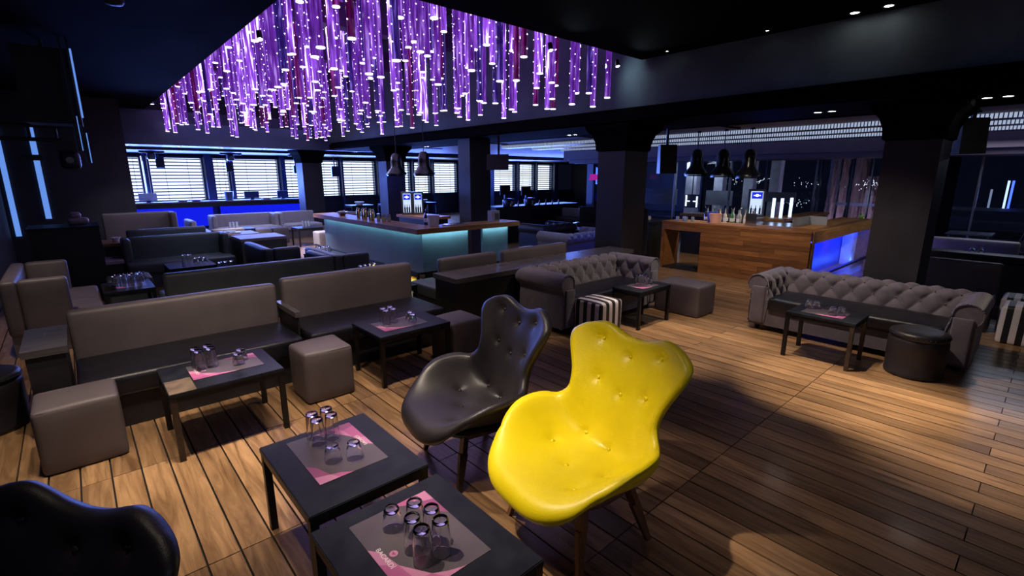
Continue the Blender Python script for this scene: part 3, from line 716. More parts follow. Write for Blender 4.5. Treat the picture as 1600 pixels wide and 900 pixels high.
def lounge(label, m, legm, name, x, y, rz, scale=1.0, btn='yellow'):
    t = thing(name, label, 'chair', (x, y, 0), rz); t.scale = (scale, scale, 1.0)
    me, bts = shell(M[m]); link('upholstered_shell', me, t)
    bm_ = MB().lathe([(.0001, .0065), (.006, .006), (.0105, .003), (.0115, 0), (.009, -.006)], 12).mesh('button', M[m], True)
    for (p, n) in bts:
        o = link('button', bm_, t, p); o.rotation_mode = 'QUATERNION'; o.rotation_quaternion = n.to_track_quat('Z', 'Y')
    # plywood apron under the seat
    mb = MB(); k = 28
    ring = []
    for (s, z) in ((.80, .372), (.86, .352), (.80, .318)):
        for i in range(k):
            a = 2 * PI * i / k; ring.append((.31 * s * abs(math.cos(a)) ** .7 * (1 if math.cos(a) > 0 else -1), -.06 + .28 * s * abs(math.sin(a)) ** .7 * (1 if math.sin(a) > 0 else -1), z))
    mb.add(ring, [(r_ * k + i, r_ * k + (i + 1) % k, (r_ + 1) * k + (i + 1) % k, (r_ + 1) * k + i) for r_ in (0, 1) for i in range(k)] + [tuple(range(2 * k, 3 * k)), tuple(range(k - 1, -1, -1))])
    link('seat_base', mb.mesh('seat_base', M[legm], True, 40), t)
    for sx in (-1, 1):
        for (ya, yb) in ((-.19, -.27), (.10, .20)):
            mb = MB(); a = Vector((sx * .20, ya, .345)); b = Vector((sx * .275, yb, 0)); mid = a.lerp(b, .35)
            mb.bar(a, mid, .055, .030); mb.add(*taper(mid, b, .052, .030, .026, .022)); link('leg', mb.mesh('leg', M[legm]), t)
        mb = MB(); mb.bar((sx * .205, -.20, .325), (sx * .205, .11, .325), .03, .045); link('side_rail', mb.mesh('rail', M[legm]), t)
    mb = MB(); mb.bar((-.2, -.04, .32), (.2, -.04, .32), .04, .03); link('cross_rail', mb.mesh('rail', M[legm]), t)
    return t
def taper(p0, p1, w0, h0, w1, h1):
    d = (p1 - p0).normalized(); a = d.cross(Vector((1, 0, 0))).normalized(); b = a.cross(d)
    v = [p + a * (w / 2 * s) + b * (h / 2 * q) for p, w, h in ((p0, w0, h0), (p1, w1, h1)) for (s, q) in ((-1, -1), (1, -1), (1, 1), (-1, 1))]
    return v, [(0, 1, 2, 3), (7, 6, 5, 4), (0, 4, 5, 1), (1, 5, 6, 2), (2, 6, 7, 3), (3, 7, 4, 0)]
lounge('bright yellow buttoned lounge chair with winged back and brown legs', 'yellow', 'legwood', 'lounge_chair', 1.86, 1.50, R(-97), 1.06)
lounge('black leather buttoned lounge chair left of the yellow one', 'leather', 'darkleg', 'lounge_chair', 1.84, 2.40, R(-101), 1.04)
lounge('black leather lounge chair cut by the lower left corner of the view', 'leather', 'darkleg', 'lounge_chair', -.39, 1.45, R(-57), 1.0)

# ================================================================ BENCHES
def bench(label, x, y, rz, w_, m='greyvinyl', seatm='blackvinyl', sd=.70, sh=.42, bh=.82, bt=.13, arms='', base='darkpanel', grp=None, name='bench_seat', armh=None, armd=None, basein=.05):
    """seat front faces local -y, origin at middle of the back's foot line; arms: string of l / r"""
    t = thing(name, label, 'bench', (x, y, 0), rz, grp)
    link('base', bx(-w_ / 2 + .01, w_ / 2 - .01, -sd + basein, -.0, 0, sh - .16, M[base]), t)
    me = soft(w_ - .006, sd, .17, .035, M[seatm], (0, .006, .010), name='seat', warp=.003); me.transform(Matrix.Translation((0, -sd / 2, sh - .16))); link('seat', me, t)
    me = soft(w_, bt, bh - .22, .04, M[m], (0, .012, .004), name='backrest', warp=.002); me.transform(Matrix.Translation((0, bt / 2 + .002, .22)))
    link('backrest', me, t)
    link('back_panel', bx(-w_ / 2 + .02, w_ / 2 - .02, .01, bt - .01, 0, .26, M[base]), t)
    ah = armh or bh; ad = armd or sd
    for s in arms:
        sx = -1 if s == 'l' else 1
        me = soft(.12, ad, ah - .1, .04, M[m], (.008, 0, .003), name='armrest'); me.transform(Matrix.Translation((sx * (w_ / 2 - .06), -ad / 2, .1 if ah == bh else sh - .02)))
        if ah != bh: pass
        link('armrest', me, t)
    return t
bench('grey bench with black seat at left front, cube pouf at its end', .635, 5.20, 0, 1.60, grp='front benches')
bench('grey bench with black seat right of the first front bench', 2.255, 5.22, 0, 1.52, bh=.85, grp='front benches')
def ledge(label, x0, x1, y0, y1, h, name='ledge', t_=.05, m='ledge', base='darkpanel', inset=.02, cat='ledge'):
    t = thing(name, label, cat, ((x0 + x1) / 2, (y0 + y1) / 2, 0)); a, b = (x1 - x0) / 2, (y1 - y0) / 2
    link('top_board', bx(-a, a, -b, b, h - t_, h, M[m]), t)
    link('side_panel', bx(-a + inset, a - inset, -b + inset, b - inset, 0, h - t_, M[base]), t); return t
ledge('small grey topped ledge at the left end of the first front bench', -.42, -.17, 4.62, 5.32, .70)
ledge('narrow ledge between the two front benches', 1.437, 1.493, 4.7, 5.30, .62)
ledge('long grey ledge behind the middle tufted sofa, running to the column', 3.25, 6.83, 4.62, 5.12, .70, t_=.06)
# benches behind that ledge (their backs show above it)
bench('grey bench behind the left half of the long ledge', 3.92, 5.34, PI, .95, bh=.84, bt=.12, seatm='greenvinyl', grp='benches behind the long ledge', arms='')
bench('grey bench behind the right half of the long ledge', 5.18, 5.34, PI, 1.35, bh=.84, bt=.12, seatm='greenvinyl', grp='benches behind the long ledge')
table('little black table at the left end of the long ledge', 2.85, 3.25, 5.5, 5.9, name='low_table')
glasses('the little table by the long ledge', .4905, [(3.1, 5.7, 's', 'only one')], 'glass by the long ledge')
# corner sofas of the second row
bench('dark grey corner sofa seen from behind the front benches', 1.70, 7.02, PI, 2.04, m='greenvinyl', seatm='greenvinyl', bh=.76, bt=.13, arms='l', grp='second row sofas', name='corner_sofa')
bench('dark sofa with back toward the windows aisle, beside the bar table', 2.90, 7.62, PI / 2, 1.25, m='greenvinyl', seatm='greenvinyl', bh=.74, arms='l', sd=.42, grp='second row sofas', name='corner_sofa')
bench('farther dark sofa before the green partition, facing the bar', 2.28, 8.82, PI / 2, 1.25, m='greenvinyl', seatm='greenvinyl', bh=.76, arms='l', sd=.42, grp='second row sofas', name='corner_sofa')
# green grey bench with arms, third row
bench('green grey high armed bench facing the camera in the third row', 1.36, 10.85, 0, 1.62, m='greenvinyl', seatm='greenvinyl', bh=.82, arms='lr', sd=.70, armd=.32, grp='third row bench', base='greenvinyl')
ledge('wood topped ledge behind the green grey bench', .32, 2.85, 11.05, 11.75, .72, m='barwoodx', base='darkpanel')
ledge('green grey partition with pale top beside the third row bench', 2.24, 3.05, 10.0, 10.75, .74, m='palevinyl', base='greenvinyl', inset=.005, cat='partition')
ledge('small pale shelf at the left end of the third row bench', .26, .53, 10.35, 11.0, .50, m='palevinyl')
# L shaped sofa at the left wall
t = bench('light grey corner sofa against the left wall, nearest side toward camera', -.55, 7.90, PI / 2, 1.55, m='greyvinyl', seatm='greyvinyl', bh=.82, sd=.66, arms='lr', armd=.40, base='greyvinyl', name='corner_sofa')
# cabinet
t = thing('cabinet', 'tall black cabinet standing behind the left wall sofa', 'cabinet', (-.09, 10.3, 0))
link('body', bx(-.42, .36, -.6, .1, 0, 1.12, M['black']), t); link('top_board', bx(-.44, .37, -.62, .12, 1.12, 1.15, M['tabletop']), t)
t = thing('rolled_cloth', 'crumpled grey cloth roll lying on the black cabinet', 'cloth', (.05, 10.15, 1.156))
link('roll', shifted(soft(.26, .14, .10, .045, M['palevinyl'], (.0, .01, .01), warp=.01), 0, 0), t); link('end_fold', shifted(soft(.14, .10, .09, .04, M['palevinyl'], (.0, .01, .01), warp=.01), -.02, .0, .09), t)

# ================================================================ TUFTED SOFAS
def tufted(label, x, y, rz, w_, grp='tufted rolled arm sofas', m='velvet', D=.92, H=.72, cell=.108, feet=True, seat='blackvinyl'):
    """origin at floor, middle of the front edge; seat faces local -y"""
    t = thing('tufted_sofa', label, 'sofa', (x, y, 0), rz, grp)
    # profile: from seat junction up the inner face, over the roll, down outside.  (inward distance from outer face, z)
    Rr = .115
    prof = [(.285, .36), (.275, .44), (.262, .50), (.252, .55)]
    cx_, cz_ = .14, H - Rr
    for k in range(0, 15):
        a = R(15) + R(215) * k / 14; prof.append((cx_ + Rr * math.cos(a), cz_ + Rr * math.sin(a)))
    prof += [(.075, .48), (.07, .40), (.07, .10)]
    # resample densely
    pr = [Vector((p[0], p[1])) for p in prof]; L_ = [0]
    for a, b in zip(pr, pr[1:]): L_.append(L_[-1] + (b - a).length)
    def at(s):
        s = max(0, min(L_[-1], s))
        for i in range(len(pr) - 1):
            if s <= L_[i + 1]:
                u = (s - L_[i]) / (L_[i + 1] - L_[i]); return pr[i].lerp(pr[i + 1], u)
        return pr[-1]
    def nrm(s):
        d = (at(s + .004) - at(s - .004))
        return Vector((d.y, -d.x)).normalized()
    smax = .56
    def sweep(length, mitre0, mitre1, name, place):
        nl = max(12, int(length / .0135)); ns = 60; rows = []; cs = cell
        for j in range(ns + 1):
            s = L_[-1] * j / ns; p = at(s); n = nrm(s)
            l0 = p.x if mitre0 else 0; l1 = length - (p.x if mitre1 else 0)
            row = []
            for i in range(nl + 1):
                l = l0 + (l1 - l0) * i / nl
                sm_ = smax if mitre0 else .30; amt = 1 if s < sm_ else max(0, 1 - (s - sm_) / .08)
                # diamond tufting: puffed cells with deep buttons
                a = (l / cs + (s - .04) / (cs * 1.3)) * PI / 2 * 1.0; b = (l / cs - (s - .04) / (cs * 1.3)) * PI / 2
                puff = (abs(math.sin(a)) * abs(math.sin(b))) ** .55
                dsp = (-.028 + .042 * puff) * amt
                if s >= sm_: dsp += .004
                row.append(place(l, p.x + n.x * dsp, p.y + n.y * dsp))
            rows.append(row)
        v = [q for r_ in rows for q in r_]; k = nl + 1
        f = [(j * k + i, j * k + i + 1, (j + 1) * k + i + 1, (j + 1) * k + i) for j in range(ns) for i in range(nl)]
        mb = MB().add(v, f); me = mb.mesh(name, M[m], True)
        # buttons
        bb = MB(); r0 = 0
        kk = 0
        while True:
            s = .04 + kk * cs * 1.3
            if s > (smax if mitre0 else .30): break
            p = at(s); n = nrm(s); l0 = p.x if mitre0 else 0; l1 = length - (p.x if mitre1 else 0)
            q = -2
            while q * cs < length + cs:
                l = (q + (kk % 2)) * cs
                if l0 + .02 < l < l1 - .02:
                    c = place(l, p.x - n.x * .022, p.y - n.y * .022); o_ = place(l, p.x + n.x * -.012, p.y + n.y * -.012)
                    bb.tube(c, o_, .011, .007, 6)
                q += 2
            kk += 1
        return me, bb.mesh('buttons', M[m], True)
    hw = w_ / 2
    bk, bb1 = sweep(w_, True, True, 'backrest', lambda l, d, z: (-hw + l, D - d, z))
    o = link('backrest', bk, t); stuff(link('buttons', bb1, o))
    for s in (-1, 1):
        am, bb2 = sweep(D, False, True, 'armrest', lambda l, d, z, s=s: (s * (hw - d), l, z))
        o = link('armrest', am, t); stuff(link('buttons', bb2, o))
        # scroll front with its piping
        pf = [at(L_[-1] * j / 44) for j in range(45)]
        v = [(s * (hw - p.x), -.004, p.y) for p in pf] + [(s * (hw - .26), -.004, .10)]
        mb = MB().add(v, [tuple(range(len(v)))])
        v2 = [(s * (hw - p.x), .03, p.y) for p in pf] + [(s * (hw - .26), .03, .10)]; k = len(v)
        mb.add(v + v2, [(i, (i + 1) % k, k + (i + 1) % k, k + i) for i in range(k)])
        link('scroll_panel', mb.mesh('scroll', M[m]), t)
        link('piping', piping([(s * (hw - p.x), -.008, p.y) for p in pf], .007, M[m]), t)
        me = soft(.155, .03, .46, .012, M[m], (0, .006, 0), name='arm_front'); me.transform(Matrix.Translation((s * (hw - .165), -.018, .10))); link('arm_front', me, t)
    me = soft(w_ - .56, D - .30, .16, .035, M[seat], (0, .01, .015), name='seat', warp=.003); me.transform(Matrix.Translation((0, (D - .30) / 2 - .02, .27))); link('seat', me, t)
    link('base', bx(-hw + .07, hw - .07, .01, D - .075, .07, .28, M[m]), t)
    for sx in (-1, 1):
        for yy in (.09, D - .12):
            link('foot', MB().lathe([(.0001, .07), (.035, .07), (.03, .03), (.022, 0), (.0001, 0)], 10, (sx * (hw - .15), yy, 0)).mesh('foot', M['darkleg'], True, 40), t)
    return t
tufted('grey velvet tufted sofa standing alone on the right', 6.22, 1.40, R(-90), 2.22, H=.70, D=.90)
tufted('dark grey tufted sofa in the middle, striped pouf at its arm', 5.20, 3.78, 0, 2.14, H=.74, D=.83)
t = tufted('black leather tufted sofa seen from behind at the right end of the first bar', 9.0, 9.15, PI, 1.25, grp='far tufted sofas', m='leather', H=.70)
t = tufted('grey velvet tufted sofa, far, with blue light on its back by the column', 8.3, 7.55, PI, 1.7, grp='far tufted sofas', H=.70)

# ================================================================ FIRST BAR (wood top, teal panels)
BZ = .97
t = thing('bar_counter', 'wood topped bar with glowing teal panels around the middle column', 'bar', (0, 0, 0))
def plankrun(parent, x0, x1, y0, y1, z0, z1, axis, pitch, m, name='counter_board', gap=.002):
    """boards laid side by side; axis = direction of their length"""
    a0, a1 = (y0, y1) if axis == 'x' else (x0, x1)
    n = max(1, round((a1 - a0) / pitch)); st = (a1 - a0) / n; shared = {}
    for k in range(n):
        a = a0 + k * st
        if axis == 'x': o = link(name, shared.setdefault(0, bx(0, x1 - x0, 0, st - gap, 0, z1 - z0, m)), parent, (x0, a, z0))
        else: o = link(name, shared.setdefault(0, bx(0, st - gap, 0, y1 - y0, 0, z1 - z0, m)), parent, (a, y0, z0))
plankrun(t, 4.42, 4.95, 7.95, 12.3, BZ - .09, BZ, 'y', .18, M['barwood'])
plankrun(t, 4.42, 6.85, 7.42, 7.948, BZ - .09, BZ, 'x', .18, M['barwoodx'])
me = M['teal']
link('front_panel', bx(4.60, 4.66, 7.62, 12.1, .14, BZ - .10, me), t); link('front_panel', bx(4.60, 5.62, 7.56, 7.62, .14, BZ - .10, me), t)
link('front_panel', bx(5.98, 6.64, 7.56, 7.62, .14, BZ - .10, me), t)
link('inner_body', bx(4.68, 5.5, 7.64, 12.05, .05, BZ - .3, M['black']), t)
link('kickboard', bx(4.72, 4.75, 7.7, 12.1, 0, .14, M['black']), t); link('kickboard', bx(4.7, 6.6, 7.7, 7.73, 0, .14, M['black']), t)
link('light_strip', bx(4.56, 4.57, 7.60, 12.1, BZ - .094, BZ - .0905, M['ledteal']), t); link('light_strip', bx(4.6, 6.64, 7.53, 7.54, BZ - .094, BZ - .0905, M['ledteal']), t)
area(4.54, 9.8, BZ - .096, 4.61, 9.8, .3, 4.4, .02, 4.5, (.45, 1, .92)); area(5.1, 7.50, BZ - .096, 5.1, 7.57, .3, 1.1, .02, 2.6, (.55, 1, .95)); area(6.3, 7.50, BZ - .096, 6.3, 7.57, .3, .7, .02, 1.7, (.55, 1, .95))
area(4.66, 9.8, .11, 4.3, 9.8, 0, 4.3, .02, 9, (1, .82, .12)); link('floor_strip', bx(4.66, 4.68, 7.7, 12.1, .115, .13, M['ledyel']), t); link('floor_strip', bx(4.7, 6.6, 7.64, 7.66, .115, .13, M['ledyel']), t)
mb = MB(); mb.bar((4.30, 7.2, .24), (4.30, 12.0, .24), .05, .035); mb.bar((4.30, 7.2, .24), (6.7, 7.2, .24), .05, .035); link('foot_rail', mb.mesh('rail', M['tableleg']), t)
for (x, y) in ((4.3, 7.25), (4.3, 8.4), (4.3, 9.5), (4.3, 10.6), (4.3, 11.8), (5.4, 7.2), (6.6, 7.2)): link('rail_post', bx(x - .02, x + .02, y - .02, y + .02, 0, .225, M['tableleg']), t)
t = thing('back_counter', 'narrow wooden work counter behind the first bar', 'counter', (0, 0, 0))
plankrun(t, 6.15, 6.85, 9.9, 11.3, .86, .92, 'y', .18, M['barwood'], 'counter_board'); link('body', bx(6.2, 6.8, 9.95, 11.25, 0, .86, M['black']), t)

def fridge(label, x, y, rz, z=.0, w_=.50, h=.62, grp='lit display fridges'):
    t = thing('display_fridge', label, 'fridge', (x, y, z), rz, grp)
    a = w_ / 2
    mb = MB(); mb.box(-a, a, .0, .4, 0, .04); mb.box(-a, a, 0, .4, h - .04, h); mb.box(-a, -a + .04, 0, .4, .04, h - .04); mb.box(a - .04, a, 0, .4, .04, h - .04); mb.box(-a, a, .38, .4, 0, h)
    link('case', mb.mesh('case', M['alu']), t)
    link('light_panel', bx(-a + .04, a - .04, .36, .375, .04, h - .04, M['fridgelight']), t)
    link('sign', bx(-a * .62, a * .62, -.012, .0, h * .66, h * .90, M['fridgesign']), t)
    mb = MB(); n = 16; q_ = w_ / .5
    mb.add([(.05 * q_ * math.cos(2 * PI * i / n), -.014, h * .78 + .03 * math.sin(2 * PI * i / n)) for i in range(n)], [tuple(range(n))])
    for s in (-1, 1): mb.add([(s * .03 * q_, -.0145, h * .775), (s * .10 * q_, -.0145, h * .795), (s * .10 * q_, -.0145, h * .765)], [(0, 1, 2)])
    link('emblem', mb.mesh('emblem', M['led']), t)
    link('door_pane', bx(-a + .04, a - .04, .0, .008, .04, h - .04, M['pane']), t)
    for k in range(3): link('shelf_bottle', BOT['dark'], t, (-a + .08 + k * (w_ - .16) / 2, .12, .045)).scale = (.55, .55, .7)
    return t
def bottle_mesh(m, h=.28, r=.036): return MB().lathe([(.0001, 0), (r, 0), (r, h * .58), (r * .8, h * .66), (r * .36, h * .76), (r * .34, h * .94), (r * .4, h * .95), (r * .4, h), (.0001, h)], 12).mesh('bottle', m, True, 50)
BOT = {'clear': bottle_mesh(MATS['far_glass']), 'green': bottle_mesh(mat('green_bottle', (.03, .16, .05), .1, spec=.8)), 'brown': bottle_mesh(mat('brown_bottle', (.14, .05, .015), .1, spec=.8)),
       'pale': bottle_mesh(mat('pale_bottle', (.55, .56, .50), .15, spec=.8)), 'dark': bottle_mesh(mat('dark_bottle', (.015, .015, .02), .1, spec=.8))}
LABELBAND = MB().lathe([(.0368, .05), (.0368, .12)], 12).mesh('bottle_label', M['white'], True)
SPOUT = MB().tube((0, 0, .28), (.03, 0, .33), .006, .004, 6).mesh('pour_spout', M['steel'], True)
def bottle(kind, x, y, z, label, grp):
    o = link('bottle', BOT[kind], None, (x, y, z), random.uniform(0, 6)); tag(o, label, 'bottle', grp)
    link('bottle_label', LABELBAND, o); link('pour_spout', SPOUT, o); return o
fridge('left of two lit display fridges on the first bar\'s back counter', 6.30, 11.0, R(-30), .92, .27, .56)
fridge('right of two lit display fridges on the first bar\'s back counter', 6.53, 10.85, R(-30), .92, .27, .56)
def bucket(label, x, y, z, m, r=.11, h=.19, cat='bucket'):
    o = link('ice_bucket', MB().lathe([(.0001, 0), (r * .8, 0), (r, h), (r * 1.04, h), (r * 1.04, h - .008), (r * .97, h - .004), (r * .78, .01), (.0001, .01)], 24).mesh('bucket', m, True, 50), None, (x, y, z))
    tag(o, label, cat, 'ice buckets on the bars'); return o
bucket('white ice bucket on the corner of the first bar', 5.02, 7.82, BZ + .001, M['white'], .115, .19)
bottle('dark', 5.0, 8.05, BZ + .001, 'dark bottle standing behind the white ice bucket', 'bottles on the first bar')
t = thing('napkin_dispenser', 'pale box shaped napkin dispenser beside the middle column', 'dispenser', (6.40, 7.72, BZ)); link('body', bx(-.10, .10, -.07, .07, 0, .22, M['palevinyl']), t); link('face_plate', bx(-.02, .08, -.078, -.072, .04, .17, M['alu']), t)
SHK = MB().lathe([(.0001, 0), (.034, 0), (.044, .16), (.040, .165), (.028, .20), (.026, .225), (.0001, .23)], 14).mesh('shaker', M['gold'], True, 50)
for k in range(5):
    tag(link('cocktail_shaker', SHK, None, (4.66 + .03 * (k % 2), 10.25 - .17 * k, BZ + .001)), 'brass cocktail shaker on the first bar, %s from the left' % ('first', 'second', 'third', 'fourth', 'fifth')[k], 'shaker', 'brass shakers on the first bar')
for k in range(4):
    o = tag(link('juice_glass', FAR_T, None, (4.68 + .08 * (k % 2), 9.35 - .10 * k, BZ + .001)), 'glass with lime wedges on the first bar, %s in line' % ('first', 'second', 'third', 'last')[k], 'glass', 'lime glasses on the first bar')
    link('lime_filling', MB().lathe([(.0001, .01), (.0345, .01), (.034, .09), (.0001, .09)], 10).mesh('lime', M['lime'], True, 50), o)
t = thing('fruit_bowl', 'small metal bowl of ice at the far left of the bar', 'bowl', (4.7, 11.2, BZ + .001)); link('bowl', MB().lathe([(.0001, 0), (.06, 0), (.13, .09), (.125, .09), (.05, .012), (.0001, .012)], 20).mesh('bowl', M['steel'], True, 40), t)
for k in range(5): link('ice_lump', soft(.06, .05, .05, .015, M['white']), t, (.05 * math.cos(k * 1.3), .05 * math.sin(k * 1.3), .03 + .01 * k), k)
mb = MB()
t = thing('ice_tray', 'shallow clear tray of cutlery on the front of the first bar', 'tray', (5.45, 7.72, BZ + .001)); link('tray', bx(-.22, .22, -.13, .13, 0, .012, MATS['far_glass']), t)
for k in range(4): link('spoon', MB().tube((-.18 + .03 * k, -.08 + .05 * k, .016), (.14, -.07 + .05 * k, .02), .006, .004, 6).mesh('spoon', M['steel'], True), t)

# pendant lamps
def pendant(label, x, y, zb, r, h, ceilz, grp):
    t = thing('pendant_lamp', label, 'pendant lamp', (x, y, 0), 0, grp)
    prof = [(.0001, h), (r * .22, h), (r * .40, h * .93), (r * .50, h * .80), (r * .54, h * .60), (r * .55, h * .36), (r * .60, h * .30), (r * .98, h * .08), (r, h * .04), (r, 0)]
    link('shade', MB().lathe(prof, 32, (0, 0, zb)).mesh('shade', M['shade'], True, 35), t)
    pin = [(max(.0001, p[0] - .012), p[1] - .006) for p in prof[:-1]] + [(r - .006, .004)]
    link('shade_lining', MB().lathe(pin, 32, (0, 0, zb)).mesh('lining', M['shadein'], True, 35), t)
    link('rim_ring', MB().lathe([(r - .03, -.03), (r - .015, -.03), (r - .015, -.004), (r - .03, -.004), (r - .03, -.03)], 32, (0, 0, zb)).mesh('rim', M['shade'], True, 35), t)
    link('bulb', MB().lathe([(.0001, 0), (.04, .01), (.05, .05), (.03, .10), (.0001, .12)], 14, (0, 0, zb + .05)).mesh('bulb', emis('bulb_warm', (1, .86, .66), 3), True), t)
    link('cable', MB().tube((0, 0, zb + h), (0, 0, ceilz), .008, n=6).mesh('cable', M['black']), t)
    link('ceiling_hook', MB().tube((0, 0, ceilz - .03), (0, 0, ceilz), .05, n=12).mesh('hook', M['black']), t)
    spot(x, y, zb + .02, x, y, 0, 24, (1, .82, .6), 110, .8, .04)
for k, (x, y) in enumerate(((10.0, 5.33), (10.0, 4.76), (10.0, 4.24))):
    pendant('black enamel pendant lamp over the wooden bar, %s of three' % ('leftmost and nearest', 'middle', 'rightmost')[k], x, y, 1.90 - .02 * k, .235, .52, 2.78, 'pendants over the wooden bar')
for k, (x, y) in enumerate(((6.0, 10.9), (6.0, 9.65))):
    pendant('black enamel pendant lamp over the first bar, %s of two' % ('left', 'right')[k], x, y, 1.90, .24, .50, 5.28, 'pendants over the first bar')

# ================================================================ SECOND BAR (timber clad)
t = thing('wooden_bar', 'timber clad bar counter on the right with blue lit niche', 'bar', (0, 0, 0))
X0, Y0, Y1 = 9.16, 2.72, 5.52; OY0, OY1 = 4.66, 5.46
rb2 = random.Random(9)
sh = {}
def clad(y0, y1, z0, z1):
    k = (round(y1 - y0, 3), round(z1 - z0, 3))
    if k not in sh: sh[k] = bx(0, .03, .0015, y1 - y0 - .0015, .0012, z1 - z0 - .0012, M['barwood'])
    link('cladding_board', sh[k], t, (X0 - .03 + rb2.uniform(-.0015, .0015), y0, z0))
rows = 9; rh = (BZ - .17) / rows
for k in range(rows):
    z = .0 + k * rh; cuts = [Y0, Y0 + (.55, 1.1, .8)[k % 3], OY0] 
    for a, b in zip(cuts, cuts[1:]): clad(a, b, z, z + rh)
    clad(OY1, Y1, z, z + rh)
for (a, b) in ((Y0, 3.9), (3.9, Y1)): clad(a, b, BZ - .17, BZ - .085); clad(a, b, BZ - .085, BZ - .04)
plankrun(t, X0 - .035, 9.75, Y0, Y1, BZ - .04, BZ, 'y', .15, M['barwood'])
plankrun(t, 9.752, 12.9, Y0, 3.3, BZ - .04, BZ, 'x', .15, M['barwoodx'])
link('side_band', bx(X0, 12.9, Y0 - .03, Y0, BZ - .20, BZ - .0, M['barwoodx']), t); link('corner_post', bx(X0, X0 + .10, Y0 - .028, Y0 + .1, 0, BZ - .2, M['barwoodx']), t)
link('end_frame', bx(12.75, 12.9, Y0 - .03, 3.3, 0, BZ - .2, M['barwoodx']), t)
link('niche_back', bx(X0 + .1, 12.75, 3.10, 3.16, 0, BZ - .2, M['bluepanel']), t)
link('niche_side', bx(12.4, 12.74, 2.9, 3.09, 0, BZ - .2, lit), t)
link('blue_strip', bx(X0 + .15, 12.7, 2.80, 2.83, BZ - .225, BZ - .21, emis('blue_tape', (.03, .06, 1), 26, True)), t)
link('blue_foot_strip', bx(X0 + .15, 12.7, 2.74, 2.76, .10, .115, emis('blue_foot', (.02, .10, 1), 6)), t)
link('niche_rail', bx(X0 + .1, 12.9, 2.66, 2.71, .14, .18, M['black']), t)
link('doorway_jamb', bx(X0, 9.7, OY1 - .02, OY1, 0, BZ - .17, M['barwood']), t); link('doorway_jamb', bx(X0, 9.7, OY0, OY0 + .02, 0, BZ - .17, M['black']), t)
link('inner_body', bx(9.70, 9.74, 3.2, 4.66, 0, BZ - .05, M['black']), t); link('end_panel', bx(X0, 9.74, Y1 - .03, Y1, 0, BZ - .04, M['barwood']), t)
link('plinth', bx(X0 - .02, 9.7, Y0, Y1, 0, .03, M['darkpanel']), t)
t = thing('back_counter', 'pale wooden back counter inside the timber clad bar', 'counter', (0, 0, 0))
plankrun(t, 11.2, 11.8, 3.9, 6.3, .92, .98, 'y', .15, M['barwoodx']); link('body', bx(11.25, 11.75, 3.95, 6.25, 0, .92, M['black']), t)
plankrun(t, 11.82, 14.2, 3.9, 4.3, .92, .98, 'x', .15, M['barwoodx']); link('body', bx(11.85, 14.1, 3.95, 4.25, 0, .92, M['black']), t)
t = thing('sink_tray', 'stainless steel work surface behind the timber bar top', 'sink', (0, 0, 0))
link('tray', bx(10.15, 11.1, 3.35, 4.3, .90, .925, M['steel']), t); link('rim', bx(10.15, 11.1, 4.28, 4.32, .925, 1.0, M['steel']), t); link('legs', bx(11.0, 11.05, 3.4, 4.2, 0, .9, M['steel']), t)
t = thing('splash_guard', 'bent clear plastic guard standing on the timber bar', 'guard', (9.95, 3.02, BZ + .001))
link('pane', bx(-.25, .6, .2, .21, 0, .16, M['frost']), t); link('pane', bx(.6, .61, -.1, .2, 0, .16, M['frost']), t)
t = thing('menu_stand', 'brushed steel menu stand on the timber bar top', 'stand', (9.5, 3.88, BZ + .001)); link('plate', bx(-.01, .01, -.10, .10, 0, .22, M['steel']), t); link('foot', bx(-.05, .05, -.10, .10, 0, .01, M['steel']), t)
bucket('salmon pink ice bucket on the timber bar', 9.45, 4.55, BZ + .001, mat('salmon_plastic', (.75, .42, .32), .4), .12, .18)
bucket('blue rimmed clear tub behind the salmon ice bucket', 9.62, 4.70, BZ + .001, mat('blue_plastic', (.05, .10, .5), .3), .10, .20)
for k in range(4):
    tag(link('tumbler', FAR_S, None, (9.35 + .09 * (k % 2), 5.30 - .095 * k, BZ + .001)), 'clear tumbler at the left end of the timber bar, %s' % ('first', 'second', 'third', 'fourth')[k], 'glass', 'tumblers on the timber bar')
kinds = ['dark', 'clear', 'brown', 'pale', 'green', 'clear', 'pale', 'brown', 'clear', 'green', 'pale', 'dark', 'clear', 'pale', 'green', 'clear']
for k, kd in enumerate(kinds):
    row = k // 8; j = k % 8
    bottle(kd, 9.86 + .13 * row, 4.95 - .135 * j + .03 * row, .93, '%s bottle with pour spout, %s of the %s bottle row at the timber bar' % (kd, ('first', 'second', 'third', 'fourth', 'fifth', 'sixth', 'seventh', 'last')[j], ('front', 'back')[row]), 'spirit bottles at the timber bar')
t = thing('bottle_rack', 'black speed rack carrying the spirit bottles', 'rack', (0, 0, 0)); link('shelf', bx(9.76, 10.10, 3.9, 5.1, .88, .928, M['black']), t); link('legs', bx(9.8, 10.05, 4.0, 5.0, 0, .88, M['black']), t)
fridge('lit display fridge on the back counter of the timber bar, blue sign', 11.5, 4.62, R(-65), .98, .34, .60)
for k, (x, y) in enumerate(((11.5, 4.25), (11.55, 4.1), (11.95, 4.05))):
    tag(link('neon_tube', bx(-.025, .025, -.025, .025, 0, .42, emis('cold_tube', (.5, .65, 1), 2.2)), None, (x, y, .981)), 'upright glowing blue white tube beside the timber bar fridge, %s' % ('left', 'middle', 'right')[k], 'light', 'glowing tubes beside the fridge')
t = thing('lime', 'green lime on the far end of the timber bar', 'fruit', (12.8, 2.9, BZ)); link('fruit', MB().lathe([(.0001, 0), (.03, .01), (.045, .045), (.03, .08), (.0001, .09)], 12).mesh('lime', mat('lime_skin', (.20, .45, .04), .4), True), t)
